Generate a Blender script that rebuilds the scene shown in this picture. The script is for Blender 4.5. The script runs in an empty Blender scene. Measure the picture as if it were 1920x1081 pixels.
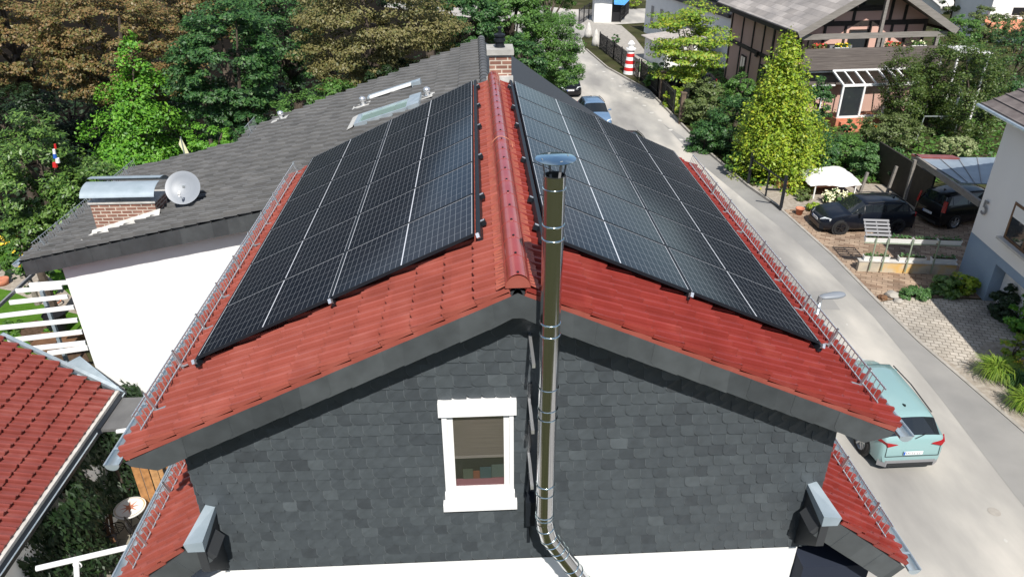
import bpy, bmesh, math, random
import numpy as np
from mathutils import Vector, Matrix
R = math.radians
C = bpy.context.scene.collection
scene = bpy.context.scene
random.seed(7)

# ------------------------------------------------------------------ camera
CAM = np.array([-0.3304, -5.8545, 13.7951])
YAW, PITCH, ROLL, FPX = 0.04723, 0.50237, -0.004175, 1374.7
_f = np.array([math.sin(YAW)*math.cos(PITCH), math.cos(YAW)*math.cos(PITCH), -math.sin(PITCH)])
_r0 = np.array([math.cos(YAW), -math.sin(YAW), 0.0]); _u0 = np.cross(_r0, _f)
_r = math.cos(ROLL)*_r0 + math.sin(ROLL)*_u0
_u = -math.sin(ROLL)*_r0 + math.cos(ROLL)*_u0
cd = bpy.data.cameras.new('camera'); cam = bpy.data.objects.new('camera', cd); C.objects.link(cam)
cam.matrix_world = Matrix(((_r[0], _u[0], -_f[0], CAM[0]), (_r[1], _u[1], -_f[1], CAM[1]), (_r[2], _u[2], -_f[2], CAM[2]), (0, 0, 0, 1)))
cd.sensor_width = 36; cd.lens = 36*FPX/1920; cd.clip_end = 2000; cd.clip_start = .1
scene.camera = cam
# surveyed positions: a sight line from the drone met with a known height or plane
def ray(px, py): return _f + _r*(px-960)/FPX - _u*(py-540.5)/FPX
def at(px, py, z=0.0, Y=None, X=None):
    d = ray(px, py)
    t = (Y-CAM[1])/d[1] if Y is not None else (X-CAM[0])/d[0] if X is not None else (z-CAM[2])/d[2]
    return Vector(CAM + t*d)
def on(px, py, c, m):                    # met with the roof plane z = c + m x
    d = ray(px, py); t = (c+m*CAM[0]-CAM[2])/(d[2]-m*d[0]); return Vector(CAM+t*d)
def scale_at(p): return float((np.array(p)-CAM) @ _f)/FPX      # metres per photo pixel at p

# ------------------------------------------------------------------ light
SUN_EL, SUN_AZ = 50.0, 176.0             # azimuth clockwise from +Y
w = bpy.data.worlds.new('World'); scene.world = w; w.use_nodes = True
nt = w.node_tree; bg = nt.nodes['Background']
sky = nt.nodes.new('ShaderNodeTexSky'); sky.sky_type = 'NISHITA'; sky.sun_disc = False
sky.sun_elevation = R(SUN_EL); sky.sun_rotation = R(SUN_AZ); sky.dust_density = 0.4
tc = nt.nodes.new('ShaderNodeTexCoord'); cl = nt.nodes.new('ShaderNodeTexNoise'); cl.inputs['Scale'].default_value = 2.2; cl.inputs['Detail'].default_value = 6
cr = nt.nodes.new('ShaderNodeValToRGB'); cr.color_ramp.elements[0].position = .5; cr.color_ramp.elements[1].position = .68
mx = nt.nodes.new('ShaderNodeMix'); mx.data_type = 'RGBA'
nt.links.new(tc.outputs['Generated'], cl.inputs['Vector']); nt.links.new(cl.outputs['Fac'], cr.inputs['Fac'])
nt.links.new(cr.outputs['Color'], mx.inputs['Factor']); nt.links.new(sky.outputs['Color'], mx.inputs['A'])
mx.inputs['B'].default_value = (7, 7.3, 7.7, 1)
nt.links.new(mx.outputs['Result'], bg.inputs['Color']); bg.inputs['Strength'].default_value = 0.10
sl = bpy.data.lights.new('sun', 'SUN'); sl.energy = 5.0; sl.angle = R(.5); sl.color = (1, .955, .88)
so = bpy.data.objects.new('sun', sl); C.objects.link(so)
sd = Vector((math.sin(R(SUN_AZ))*math.cos(R(SUN_EL)), math.cos(R(SUN_AZ))*math.cos(R(SUN_EL)), math.sin(R(SUN_EL))))
so.rotation_euler = sd.to_track_quat('Z', 'Y').to_euler(); so.location = (0, -20, 40)
scene.view_settings.view_transform = 'Standard'; scene.view_settings.look = 'None'
scene.view_settings.exposure = 0.3; scene.view_settings.gamma = 1

# ------------------------------------------------------------------ materials
def mat(name, col, rough=.7, metal=0, **k):
    m = bpy.data.materials.new(name); m.use_nodes = True
    b = m.node_tree.nodes['Principled BSDF']
    b.inputs['Base Color'].default_value = (*col, 1); b.inputs['Roughness'].default_value = rough; b.inputs['Metallic'].default_value = metal
    for kk, v in k.items(): b.inputs[kk.replace('_', ' ')].default_value = v
    return m
def N(m, t, **k):
    n = m.node_tree.nodes.new(t)
    for a, v in k.items():
        if a.startswith('i_'): n.inputs[a[2:].replace('_', ' ')].default_value = v
        else: setattr(n, a, v)
    return n
def L(m, a, b): m.node_tree.links.new(a, b)
def BS(m): return m.node_tree.nodes['Principled BSDF']
def ramp(m, fac, stops):
    r = N(m, 'ShaderNodeValToRGB'); e = r.color_ramp.elements
    while len(e) < len(stops): e.new(.5)
    for i, (p, c) in enumerate(stops): e[i].position = p; e[i].color = (*c, 1)
    L(m, fac, r.inputs['Fac']); return r.outputs['Color']
def noise_mat(name, stops, scale=3, rough=.8, detail=8, bump=0, coord='Object', bscale=None, metal=0, distort=0, stretch=None, **k):
    m = mat(name, stops[0][1], rough, metal, **k)
    t = N(m, 'ShaderNodeTexCoord'); src = t.outputs[coord]
    if stretch:
        mp = N(m, 'ShaderNodeMapping'); mp.inputs['Scale'].default_value = stretch; L(m, src, mp.inputs['Vector']); src = mp.outputs['Vector']
    n = N(m, 'ShaderNodeTexNoise'); n.inputs['Scale'].default_value = scale; n.inputs['Detail'].default_value = detail; n.inputs['Distortion'].default_value = distort
    L(m, src, n.inputs['Vector'])
    L(m, ramp(m, n.outputs['Fac'], stops), BS(m).inputs['Base Color'])
    if bump:
        n2 = N(m, 'ShaderNodeTexNoise'); n2.inputs['Scale'].default_value = bscale or scale*8; n2.inputs['Detail'].default_value = 6
        L(m, src, n2.inputs['Vector'])
        b = N(m, 'ShaderNodeBump'); b.inputs['Strength'].default_value = bump; b.inputs['Distance'].default_value = .02
        L(m, n2.outputs['Fac'], b.inputs['Height']); L(m, b.outputs['Normal'], BS(m).inputs['Normal'])
    return m
def island_mat(name, stops, rough=.6, extra=None, bump=0, **k):
    m = mat(name, stops[0][1], rough, 0, **k)
    g = N(m, 'ShaderNodeNewGeometry'); c = ramp(m, g.outputs['Random Per Island'], stops)
    if extra:
        t = N(m, 'ShaderNodeTexCoord'); n = N(m, 'ShaderNodeTexNoise'); n.inputs['Scale'].default_value = extra[0]; n.inputs['Detail'].default_value = 8
        L(m, t.outputs['Object'], n.inputs['Vector'])
        r2 = ramp(m, n.outputs['Fac'], extra[1]); x = N(m, 'ShaderNodeMix', data_type='RGBA', blend_type='MULTIPLY'); x.inputs['Factor'].default_value = 1
        L(m, c, x.inputs['A']); L(m, r2, x.inputs['B']); c = x.outputs['Result']
        if bump:
            b = N(m, 'ShaderNodeBump'); b.inputs['Strength'].default_value = bump; b.inputs['Distance'].default_value = .01
            L(m, n.outputs['Fac'], b.inputs['Height']); L(m, b.outputs['Normal'], BS(m).inputs['Normal'])
    L(m, c, BS(m).inputs['Base Color']); return m
def leaf_mat(name, cols, rough=.5, trans=.3):
    m = mat(name, cols[0], rough)
    n = len(cols); g = N(m, 'ShaderNodeNewGeometry')
    col = ramp(m, g.outputs['Random Per Island'], [(i/max(1, n-1), c) for i, c in enumerate(cols)])
    L(m, col, BS(m).inputs['Base Color'])
    tr = N(m, 'ShaderNodeBsdfTranslucent'); L(m, col, tr.inputs['Color'])
    mi = N(m, 'ShaderNodeMixShader'); mi.inputs[0].default_value = trans
    L(m, BS(m).outputs[0], mi.inputs[1]); L(m, tr.outputs[0], mi.inputs[2])
    L(m, mi.outputs[0], m.node_tree.nodes['Material Output'].inputs[0]); return m
def brick_mat(name, c1, c2, mortar, sc, rough=.85, bw=.24, bh=.075, ms=.012, axis='wall', noise=.6):
    m = mat(name, c1, rough); t = N(m, 'ShaderNodeTexCoord'); src = t.outputs['Object']
    if axis == 'wall':                                    # u = x + y, v = z
        s = N(m, 'ShaderNodeSeparateXYZ'); L(m, src, s.inputs[0]); a = N(m, 'ShaderNodeMath', operation='ADD'); L(m, s.outputs[0], a.inputs[0]); L(m, s.outputs[1], a.inputs[1])
        cx = N(m, 'ShaderNodeCombineXYZ'); L(m, a.outputs[0], cx.inputs[0]); L(m, s.outputs[2], cx.inputs[1]); src = cx.outputs[0]
    elif isinstance(axis, (int, float)):
        mp = N(m, 'ShaderNodeMapping'); mp.inputs['Rotation'].default_value = (0, 0, R(axis)); L(m, src, mp.inputs['Vector']); src = mp.outputs['Vector']
    b = N(m, 'ShaderNodeTexBrick'); b.inputs['Scale'].default_value = sc; b.inputs['Brick Width'].default_value = bw; b.inputs['Row Height'].default_value = bh
    b.inputs['Mortar Size'].default_value = ms; b.inputs['Color1'].default_value = (*c1, 1); b.inputs['Color2'].default_value = (*c2, 1); b.inputs['Mortar'].default_value = (*mortar, 1)
    L(m, src, b.inputs['Vector'])
    n = N(m, 'ShaderNodeTexNoise'); n.inputs['Scale'].default_value = noise; n.inputs['Detail'].default_value = 10; L(m, t.outputs['Object'], n.inputs['Vector'])
    r2 = ramp(m, n.outputs['Fac'], [(.3, (.72, .72, .72)), (.7, (1.15, 1.13, 1.1))])
    x = N(m, 'ShaderNodeMix', data_type='RGBA', blend_type='MULTIPLY'); x.inputs['Factor'].default_value = 1
    L(m, b.outputs['Color'], x.inputs['A']); L(m, r2, x.inputs['B']); L(m, x.outputs['Result'], BS(m).inputs['Base Color'])
    bp = N(m, 'ShaderNodeBump'); bp.inputs['Strength'].default_value = .5; bp.inputs['Distance'].default_value = .01; bp.invert = True
    L(m, b.outputs['Fac'], bp.inputs['Height']); L(m, bp.outputs['Normal'], BS(m).inputs['Normal']); return m

M = {}
M['red_tile'] = noise_mat('red_tile', [(.25, (.235, .057, .042)), (.55, (.29, .075, .056)), (.8, (.34, .105, .082))], 2.5, .29, bump=.12, bscale=60)  # paler red: the left slope's sky sheen is put into the colour

M['red_ridge'] = noise_mat('red_ridge', [(.3, (.29, .042, .034)), (.75, (.36, .065, .052))], 3, .2)
BS(M['red_ridge']).inputs['Coat Weight'].default_value = .5; BS(M['red_ridge']).inputs['Coat Roughness'].default_value = .12
M['red_fold'] = noise_mat('red_fold', [(.3, (.28, .06, .04)), (.7, (.36, .10, .06))], 20, .5, bump=.4, bscale=30)
M['red_tile_b'] = noise_mat('red_tile_no_sheen', [(.3, (.185, .027, .021)), (.55, (.23, .035, .028)), (.8, (.28, .060, .046))], 2.5, .25, bump=.12, bscale=60)  # same new tiles, without the sheen painted into the left slope
M['red_tile_c'] = noise_mat('red_tile_faded', [(.3, (.175, .040, .032)), (.55, (.215, .052, .042)), (.8, (.26, .08, .065))], 2.5, .24, bump=.12, bscale=60)
M['grey_tile'] = noise_mat('grey_tile', [(.3, (.088, .088, .088)), (.6, (.120, .119, .118)), (.8, (.155, .152, .15))], 2.2, .5, bump=.2, bscale=50)
M['slate'] = island_mat('slate', [(0, (.044, .051, .058)), (.12, (.051, .060, .068)), (.6, (.058, .068, .076)), (.96, (.063, .074, .082)), (1, (.080, .093, .102))], .40,
                        (9, [(.3, (.90, .90, .90)), (.7, (1.12, 1.12, 1.12))]), .2)
M['slate_fascia'] = island_mat('slate_fascia', [(0, (.042, .048, .052)), (1, (.068, .076, .080))], .45, (5, [(.3, (.85, .85, .85)), (.7, (1.2, 1.2, 1.2))]), .2)
M['dark_slate'] = mat('dark_slate', (.035, .038, .042), .6)
M['white_wall'] = noise_mat('white_wall', [(.3, (.80, .80, .79)), (.7, (.87, .87, .86))], .7, .85, bump=.1, bscale=60)
M['white'] = mat('white_paint', (.8, .8, .8), .45)
M['grey_wall'] = noise_mat('grey_wall', [(.3, (.80, .785, .76)), (.7, (.85, .835, .81))], .5, .85, bump=.15, bscale=50)
M['blue_wall'] = noise_mat('blue_plinth', [(.3, (.24, .32, .42)), (.7, (.28, .37, .47))], .8, .8)
M['shaded_wall'] = mat('shaded_render', (.012, .018, .035), .85)  # deep shade below the lower roof, put into the wall colour
M['zinc'] = noise_mat('zinc', [(.3, (.42, .50, .56)), (.7, (.60, .68, .73))], 5, .38, metal=.6)
M['zinc_pale'] = noise_mat('zinc_pale', [(.3, (.26, .32, .36)), (.7, (.34, .40, .45))], 4, .55, metal=.2)
M['galv'] = mat('galvanised_wire', (.55, .6, .63), .35, .7)
M['chrome'] = mat('polished_steel', (.60, .615, .64), .14, 1.0)
M['steel_cap'] = mat('steel_cap', (.6, .72, .74), .12, 1.0)
M['alu'] = mat('aluminium', (.75, .76, .78), .3, .8)
M['black_alu'] = mat('black_aluminium', (.012, .015, .02), .45, 0, Specular_IOR_Level=.3)
M['black'] = mat('black', (.01, .01, .012), .5)
M['lead_dull'] = noise_mat('weathered_slab', [(.3, (.30, .29, .27)), (.7, (.42, .41, .385))], 5, .8)
M['lead'] = noise_mat('lead_sheet', [(.3, (.42, .41, .39)), (.7, (.60, .59, .56))], 6, .5, bump=.3, bscale=20)
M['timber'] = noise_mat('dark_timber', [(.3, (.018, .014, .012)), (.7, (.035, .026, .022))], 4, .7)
M['pink_wall'] = noise_mat('pink_render', [(.3, (.60, .37, .30)), (.7, (.67, .43, .36))], .8, .85)
M['board'] = noise_mat('weathered_board', [(.3, (.09, .075, .07)), (.55, (.13, .11, .10)), (.75, (.22, .19, .17))], 2, .8, stretch=(.4, 1, 14))
M['beam_grey'] = noise_mat('grey_beam', [(.3, (.17, .155, .14)), (.7, (.25, .23, .21))], 3, .8, stretch=(.5, 1, 6))
M['fence_wood'] = noise_mat('fence_wood', [(.3, (.10, .07, .05)), (.7, (.17, .12, .09))], 3, .8)
M['orange_wood'] = island_mat('orange_wood', [(0, (.30, .13, .04)), (.5, (.42, .20, .07)), (1, (.50, .28, .12))], .7, (7, [(.3, (.6, .6, .6)), (.7, (1.15, 1.15, 1.15))]))
M['brown_wood'] = noise_mat('brown_wood', [(.3, (.12, .06, .03)), (.7, (.19, .10, .05))], 4, .6)
M['glass'] = mat('window_glass', (.03, .035, .04), .04, 0, Specular_IOR_Level=.8)
M['glass_green'] = mat('skylight_glass', (.22, .31, .28), .08, 0, Specular_IOR_Level=.8)
def _clear():
    m = mat('clear_glass', (.8, .86, .86), .05); tr = N(m, 'ShaderNodeBsdfTransparent'); mi = N(m, 'ShaderNodeMixShader'); gl = N(m, 'ShaderNodeBsdfGlossy'); gl.inputs['Roughness'].default_value = .03; mi.inputs[0].default_value = .84
    L(m, gl.outputs[0], mi.inputs[1]); L(m, tr.outputs[0], mi.inputs[2]); L(m, mi.outputs[0], m.node_tree.nodes['Material Output'].inputs[0]); return m
M['clear'] = _clear()
M['blind'] = noise_mat('window_blind', [(.3, (.11, .095, .085)), (.7, (.16, .14, .12))], 6, .8, stretch=(.3, 1, 18))
M['brick'] = brick_mat('brown_brick', (.20, .09, .065), (.30, .15, .11), (.52, .45, .38), 1.0, bw=.24, bh=.083, ms=.013, noise=5)
M['concrete'] = noise_mat('concrete', [(.3, (.42, .40, .37)), (.7, (.58, .56, .53))], 3, .85, bump=.3)
M['sand_concrete'] = noise_mat('stained_concrete', [(.35, (.30, .28, .25)), (.5, (.50, .44, .34)), (.62, (.60, .38, .12)), (.8, (.55, .50, .42))], .9, .85, bump=.3)
M['terracotta'] = noise_mat('terracotta', [(.3, (.45, .16, .09)), (.7, (.55, .22, .13))], 6, .8)
M['plastic_white'] = mat('white_plastic', (.78, .78, .76), .4)
M['teal_plastic'] = mat('teal_plastic', (.02, .20, .24), .35)
M['green_metal'] = mat('green_metal', (.30, .36, .27), .5, .3)
M['soil'] = noise_mat('soil', [(.3, (.06, .04, .025)), (.7, (.12, .08, .055))], 9, .95, bump=.5)
M['cushion'] = mat('red_paint', (.28, .012, .012), .5)
M['tarp'] = noise_mat('blue_tarp', [(.3, (.02, .20, .55)), (.7, (.05, .32, .75))], 5, .4, bump=.6, bscale=8)
M['cloth_white'] = noise_mat('white_sheet', [(.3, (.66, .65, .62)), (.7, (.78, .77, .75))], 3, .7, bump=.5, bscale=6)
M['tyre'] = mat('tyre_rubber', (.012, .012, .013), .8)
M['rim_dark'] = mat('dark_rim', (.04, .04, .045), .3, .7)
M['rim'] = mat('alloy_rim', (.45, .46, .48), .3, .8)
M['lamp_red'] = mat('tail_light', (.35, .008, .012), .15)
M['lamp_clear'] = mat('headlight', (.75, .78, .8), .1, .2)
M['plate'] = mat('number_plate', (.75, .76, .78), .4)
M['plate_ink'] = mat('plate_ink', (.06, .06, .07), .5)
M['plate_blue'] = mat('plate_blue', (.03, .12, .5), .4)
M['car_glass'] = mat('car_glass', (.012, .016, .02), .03, 0, Specular_IOR_Level=.7)
M['car_trim'] = mat('car_trim', (.02, .022, .024), .55)
M['skid_grey'] = mat('bumper_grey', (.22, .22, .23), .45)
def paint(n, c, r=.3): return mat(n, c, r, 0, Coat_Weight=.55 if sum(c) < .1 else .9, Coat_Roughness=.04, Specular_IOR_Level=.15 if sum(c) < .1 else .4)
M['teal_paint'] = paint('teal_paint', (.235, .375, .38)); M['navy_paint'] = paint('navy_black_paint', (.006, .008, .014)); M['black_paint'] = paint('black_paint', (.006, .006, .008))
M['blue_paint'] = paint('blue_paint', (.12, .20, .32))
M['asphalt'] = noise_mat('asphalt', [(.34, (.26, .25, .238)), (.5, (.36, .345, .32)), (.64, (.50, .47, .425))], .45, .95, detail=10, bump=.25, bscale=90, stretch=(1, .35, 1))
M['asphalt_dark'] = noise_mat('path_asphalt', [(.3, (.235, .23, .222)), (.7, (.31, .30, .285))], .6, .9, detail=10, bump=.2, bscale=90)
M['asphalt_pale'] = noise_mat('asphalt_wear', [(.3, (.44, .43, .40)), (.7, (.56, .54, .50))], 2.5, .9)
M['kerb'] = noise_mat('kerb_stone', [(.3, (.28, .26, .23)), (.7, (.40, .37, .33))], 3, .9)
M['paver_brown'] = brick_mat('brown_pavers', (.24, .165, .12), (.42, .32, .24), (.15, .11, .08), 1.0, bw=.40, bh=.20, ms=.012, axis=28, noise=1.2)
M['paver_grey'] = brick_mat('grey_pavers', (.38, .345, .30), (.48, .44, .39), (.19, .17, .145), 1.0, bw=.26, bh=.20, ms=.014, axis=20, noise=.9)
M['paver_patio'] = brick_mat('patio_pavers', (.25, .23, .19), (.32, .30, .25), (.14, .13, .11), 1.0, bw=.4, bh=.4, ms=.01, axis=0, noise=1.2)
M['ground'] = noise_mat('ground', [(.3, (.030, .028, .016)), (.5, (.05, .055, .022)), (.7, (.085, .07, .045))], .5, .95, bump=.6, bscale=8)
M['gravel'] = noise_mat('gravel', [(.3, (.26, .22, .18)), (.6, (.36, .32, .27)), (.8, (.46, .42, .37))], 6, .95, detail=12, bump=.6, bscale=30)
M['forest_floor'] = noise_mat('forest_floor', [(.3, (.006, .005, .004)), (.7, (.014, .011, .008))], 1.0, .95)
M['lawn'] = noise_mat('lawn', [(.3, (.05, .12, .012)), (.7, (.09, .19, .025))], 3, .9, bump=.8, bscale=60)
M['corrugated'] = noise_mat('corrugated', [(.3, (.36, .33, .31)), (.7, (.46, .43, .41))], 2, .7)
M['carport_roof'] = noise_mat('carport_roof', [(.3, (.17, .21, .26)), (.7, (.26, .31, .36))], 1.2, .35)
M['shingle_grey'] = brick_mat('grey_shingle', (.26, .24, .23), (.40, .37, .355), (.20, .19, .18), 1.0, bw=1.1, bh=.42, ms=.01, axis=90, noise=.8)
M['shingle_brown'] = noise_mat('brown_tile', [(.3, (.11, .09, .085)), (.7, (.17, .145, .135))], 3, .7)
M['dish'] = noise_mat('dish_paint', [(.3, (.20, .22, .25)), (.7, (.24, .26, .29))], 1, .45)
M['bark'] = noise_mat('bark', [(.3, (.05, .038, .028)), (.7, (.11, .085, .065))], 8, .95, bump=.6)
M['bark_grey'] = noise_mat('bark_grey', [(.3, (.16, .14, .12)), (.7, (.26, .23, .20))], 8, .9)
M['red_paint'] = mat('lighthouse_red', (.55, .02, .02), .5)
def solar_mat():
    m = mat('solar_glass', (.012, .014, .022), .10, 0, Specular_IOR_Level=.20)
    t = N(m, 'ShaderNodeUVMap'); s = N(m, 'ShaderNodeSeparateXYZ'); L(m, t.outputs[0], s.inputs[0])
    def line(sock, count, width, off=0.0):                        # 1 near multiples
        a = N(m, 'ShaderNodeMath', operation='MULTIPLY'); a.inputs[1].default_value = count; L(m, sock, a.inputs[0])
        p = N(m, 'ShaderNodeMath', operation='PINGPONG'); p.inputs[1].default_value = .5; L(m, a.outputs[0], p.inputs[0])
        c = N(m, 'ShaderNodeMath', operation='LESS_THAN'); c.inputs[1].default_value = width; L(m, p.outputs[0], c.inputs[0]); return c.outputs[0]
    l1 = line(s.outputs[0], 24, .036); l2 = line(s.outputs[1], 6, .016); l3a = line(s.outputs[0], 2, .0085); l3b = line(s.outputs[1], 1, .0055); l3c = line(s.outputs[0], 1, .0045); l3d = N(m, 'ShaderNodeMath', operation='MAXIMUM'); L(m, l3b, l3d.inputs[0]); L(m, l3c, l3d.inputs[1]); l3b = l3d.outputs[0]
    l3n = N(m, 'ShaderNodeMath', operation='MAXIMUM'); L(m, l3a, l3n.inputs[0]); L(m, l3b, l3n.inputs[1]); l3 = l3n.outputs[0]
    mxx = N(m, 'ShaderNodeMath', operation='MAXIMUM'); L(m, l1, mxx.inputs[0]); L(m, l2, mxx.inputs[1])
    n = N(m, 'ShaderNodeTexNoise'); n.inputs['Scale'].default_value = 1.3; tco = N(m, 'ShaderNodeTexCoord'); L(m, tco.outputs['Object'], n.inputs['Vector'])
    cell = ramp(m, n.outputs['Fac'], [(.3, (.006, .008, .015)), (.7, (.011, .012, .019))])
    x1 = N(m, 'ShaderNodeMix', data_type='RGBA'); L(m, mxx.outputs[0], x1.inputs['Factor']); L(m, cell, x1.inputs['A']); x1.inputs['B'].default_value = (.15, .16, .175, 1)
    x2 = N(m, 'ShaderNodeMix', data_type='RGBA'); L(m, l3, x2.inputs['Factor']); L(m, x1.outputs['Result'], x2.inputs['A']); x2.inputs['B'].default_value = (.62, .64, .68, 1)
    L(m, x2.outputs['Result'], BS(m).inputs['Base Color']); return m
M['solar'] = solar_mat()
def per_tile(m, cx, cy, lo=.84, hi=1.14):
    """every tile fired a little lighter or darker"""
    t = N(m, 'ShaderNodeTexCoord'); v = N(m, 'ShaderNodeVectorMath', operation='SNAP'); v.inputs[1].default_value = (cx, cy, 1000); L(m, t.outputs['Object'], v.inputs[0])
    wn = N(m, 'ShaderNodeTexWhiteNoise'); L(m, v.outputs[0], wn.inputs['Vector']); r = ramp(m, wn.outputs['Value'], [(0, (lo,)*3), (1, (hi,)*3)])
    src = BS(m).inputs['Base Color'].links[0].from_socket; x = N(m, 'ShaderNodeMix', data_type='RGBA', blend_type='MULTIPLY'); x.inputs['Factor'].default_value = 1
    L(m, src, x.inputs['A']); L(m, r, x.inputs['B']); L(m, x.outputs['Result'], BS(m).inputs['Base Color'])
per_tile(M['red_tile'], .314, .30, .93, 1.06); per_tile(M['red_tile_b'], .314, .30, .92, 1.07); per_tile(M['grey_tile'], .326, .35, .90, 1.08); per_tile(M['shingle_brown'], .4, .3)
for _k in ('ground', 'forest_floor', 'asphalt', 'asphalt_dark', 'lawn', 'gravel', 'paver_brown', 'paver_grey', 'soil'): BS(M[_k]).inputs['Specular IOR Level'].default_value = .05

# ------------------------------------------------------------------ mesh helpers
class MB:
    def __init__(s): s.v = []; s.f = []; s.uv = None
    def add(s, vs, fs):
        o = len(s.v); s.v += [tuple(v) for v in vs]; s.f += [tuple(i+o for i in f) for f in fs]; return s
    def quad(s, a, b, c, d): return s.add([a, b, c, d], [(0, 1, 2, 3)])
    def box(s, x0, x1, y0, y1, z0, z1, T=None):
        vs = [Vector(p) for p in ((x0, y0, z0), (x1, y0, z0), (x1, y1, z0), (x0, y1, z0), (x0, y0, z1), (x1, y0, z1), (x1, y1, z1), (x0, y1, z1))]
        if T: vs = [T @ v for v in vs]
        return s.add(vs, [(3, 2, 1, 0), (4, 5, 6, 7), (0, 1, 5, 4), (1, 2, 6, 5), (2, 3, 7, 6), (3, 0, 4, 7)])
    def bar(s, a, b, w, h=None, up=(0, 0, 1)):
        a = Vector(a); b = Vector(b); h = h or w; d = (b-a).normalized(); u = Vector(up)
        if abs(d.dot(u)) > .98: u = Vector((0, 1, 0))
        r = d.cross(u).normalized(); u = r.cross(d)
        vs = [p + r*(i*w/2) + u*(j*h/2) for p in (a, b) for i, j in ((-1, -1), (1, -1), (1, 1), (-1, 1))]
        return s.add(vs, [(0, 1, 2, 3), (7, 6, 5, 4), (0, 4, 5, 1), (1, 5, 6, 2), (2, 6, 7, 3), (3, 7, 4, 0)])
    def tube(s, pts, rad, n=10, cap=True):
        pts = [Vector(p) for p in pts]; rad = rad if isinstance(rad, (list, tuple)) else [rad]*len(pts)
        rings = []; ref = None
        for i, p in enumerate(pts):
            d = (pts[min(i+1, len(pts)-1)]-pts[max(i-1, 0)]).normalized()
            if ref is None: ref = d.orthogonal().normalized()
            ref = (ref-d*ref.dot(d)).normalized(); q = d.cross(ref)
            rings.append([p+(ref*math.cos(2*math.pi*k/n)+q*math.sin(2*math.pi*k/n))*rad[i] for k in range(n)])
        vs = [v for r in rings for v in r]; fs = []
        for i in range(len(pts)-1):
            for k in range(n): fs.append((i*n+k, i*n+(k+1) % n, (i+1)*n+(k+1) % n, (i+1)*n+k))
        if cap: fs += [tuple(range(n))[::-1], tuple((len(pts)-1)*n+k for k in range(n))]
        return s.add(vs, fs)
    def lathe(s, prof, c=(0, 0, 0), n=20, axis='z', a0=0, a1=2*math.pi):
        full = abs(a1-a0-2*math.pi) < 1e-6; k = n if full else n+1; vs = []; c = Vector(c)
        for r, h in prof:
            for i in range(k):
                a = a0+(a1-a0)*i/n; x, y = r*math.cos(a), r*math.sin(a)
                vs.append(c+(Vector((x, y, h)) if axis == 'z' else Vector((x, h, y)) if axis == 'y' else Vector((h, x, y))))
        fs = []
        for j in range(len(prof)-1):
            for i in range(n):
                i2 = (i+1) % k; fs.append((j*k+i, j*k+i2, (j+1)*k+i2, (j+1)*k+i))
        return s.add(vs, fs)
    def prism(s, poly, d):
        n = len(poly); d = Vector(d); a = [Vector(p) for p in poly]
        return s.add(a+[p+d for p in a], [tuple(range(n))[::-1], tuple(range(n, 2*n))]+[(i, (i+1) % n, n+(i+1) % n, n+i) for i in range(n)])
    def build(s, name, m, parent=None, smooth=False, loc=None, angle=None):
        me = bpy.data.meshes.new(name); me.from_pydata(s.v, [], s.f); me.update()
        o = bpy.data.objects.new(name, me); C.objects.link(o); me.materials.append(M[m] if isinstance(m, str) else m)
        bm = bmesh.new(); bm.from_mesh(me); bmesh.ops.recalc_face_normals(bm, faces=bm.faces); bm.to_mesh(me); bm.free()
        if smooth:
            for p in me.polygons: p.use_smooth = True
            if angle: me.set_sharp_from_angle(angle=R(angle))
        if parent: o.parent = parent
        if loc: o.location = loc
        return o
def tag(o, label=None, cat=None, group=None, kind=None):
    if label: o['label'] = label
    if cat: o['category'] = cat
    if group: o['group'] = group
    if kind: o['kind'] = kind
    return o
def empty(name, loc=(0, 0, 0), rz=0, label=None, cat=None, group=None):
    o = bpy.data.objects.new(name, None); C.objects.link(o); o.location = loc; o.rotation_euler = (0, 0, rz); o.empty_display_size = .3
    return tag(o, label, cat, group)
def copy_tree(o, parent=None):
    c = o.copy(); C.objects.link(c); c.parent = parent
    for ch in [x for x in C.objects if x.parent == o]: copy_tree(ch, c)
    return c
def sheet(name, poly, z, m, kind='structure', T=None):
    b = MB(); b.add([(p[0], p[1], z) for p in poly], [tuple(range(len(poly)))]); o = b.build(name, m); o['kind'] = kind
    return o

# ------------------------------------------------------------------ tiled roof surface
def tiled(mb, O, S, Yd, Nn, s0, s1, ylo, yhi, course=.345, rib=.15, amp=.036, lap=.040, spp=8, shift=.075):
    """tile courses stepping down the slope; ylo/yhi give the row ends as functions of s"""
    O, S, Yd, Nn = Vector(O), Vector(S), Vector(Yd), Vector(Nn)
    n = max(1, round((s1-s0)/course)); c = (s1-s0)/n
    for k in range(n):
        sa, sb = s0+k*c, s0+(k+1)*c; a, b = ylo((sa+sb)/2), yhi((sa+sb)/2)
        if b-a < .05: continue
        off = (k % 2)*shift; jit = random.uniform(-.003, .003)
        vs = []; prof = ((0, 0), (.27, 0), (.31, -.9), (.37, -.9), (.41, .95), (.55, 1.1), (.78, .15))
        ys = [a]; m0 = math.floor((a+off)/rib)
        st = []
        for q in range(m0, int((b+off)/rib)+2):
            big = 1.25 if q % 2 else .85
            for ph, hh in prof: st.append(((q+ph)*rib-off, hh*amp*(big if hh > 0 else (1.1 if q % 2 else .5))))
        st = [(a, 0)]+[t_ for t_ in st if a+.004 < t_[0] < b-.004]+[(b, 0)]
        cnt = len(st)-1
        for y, h in st:
            for s_, l in ((sa-.02, -.004), (sb-.012, lap+jit), (sb+.004, lap-.006+jit), (sb+.004, -.012)):
                vs.append(O+S*s_+Yd*y+Nn*(h+l if l > -.01 else l))
        fs = []
        for j in range(cnt):
            for q in range(3): fs.append((j*4+q, (j+1)*4+q, (j+1)*4+q+1, j*4+q+1))
        mb.add(vs, fs)

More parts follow.
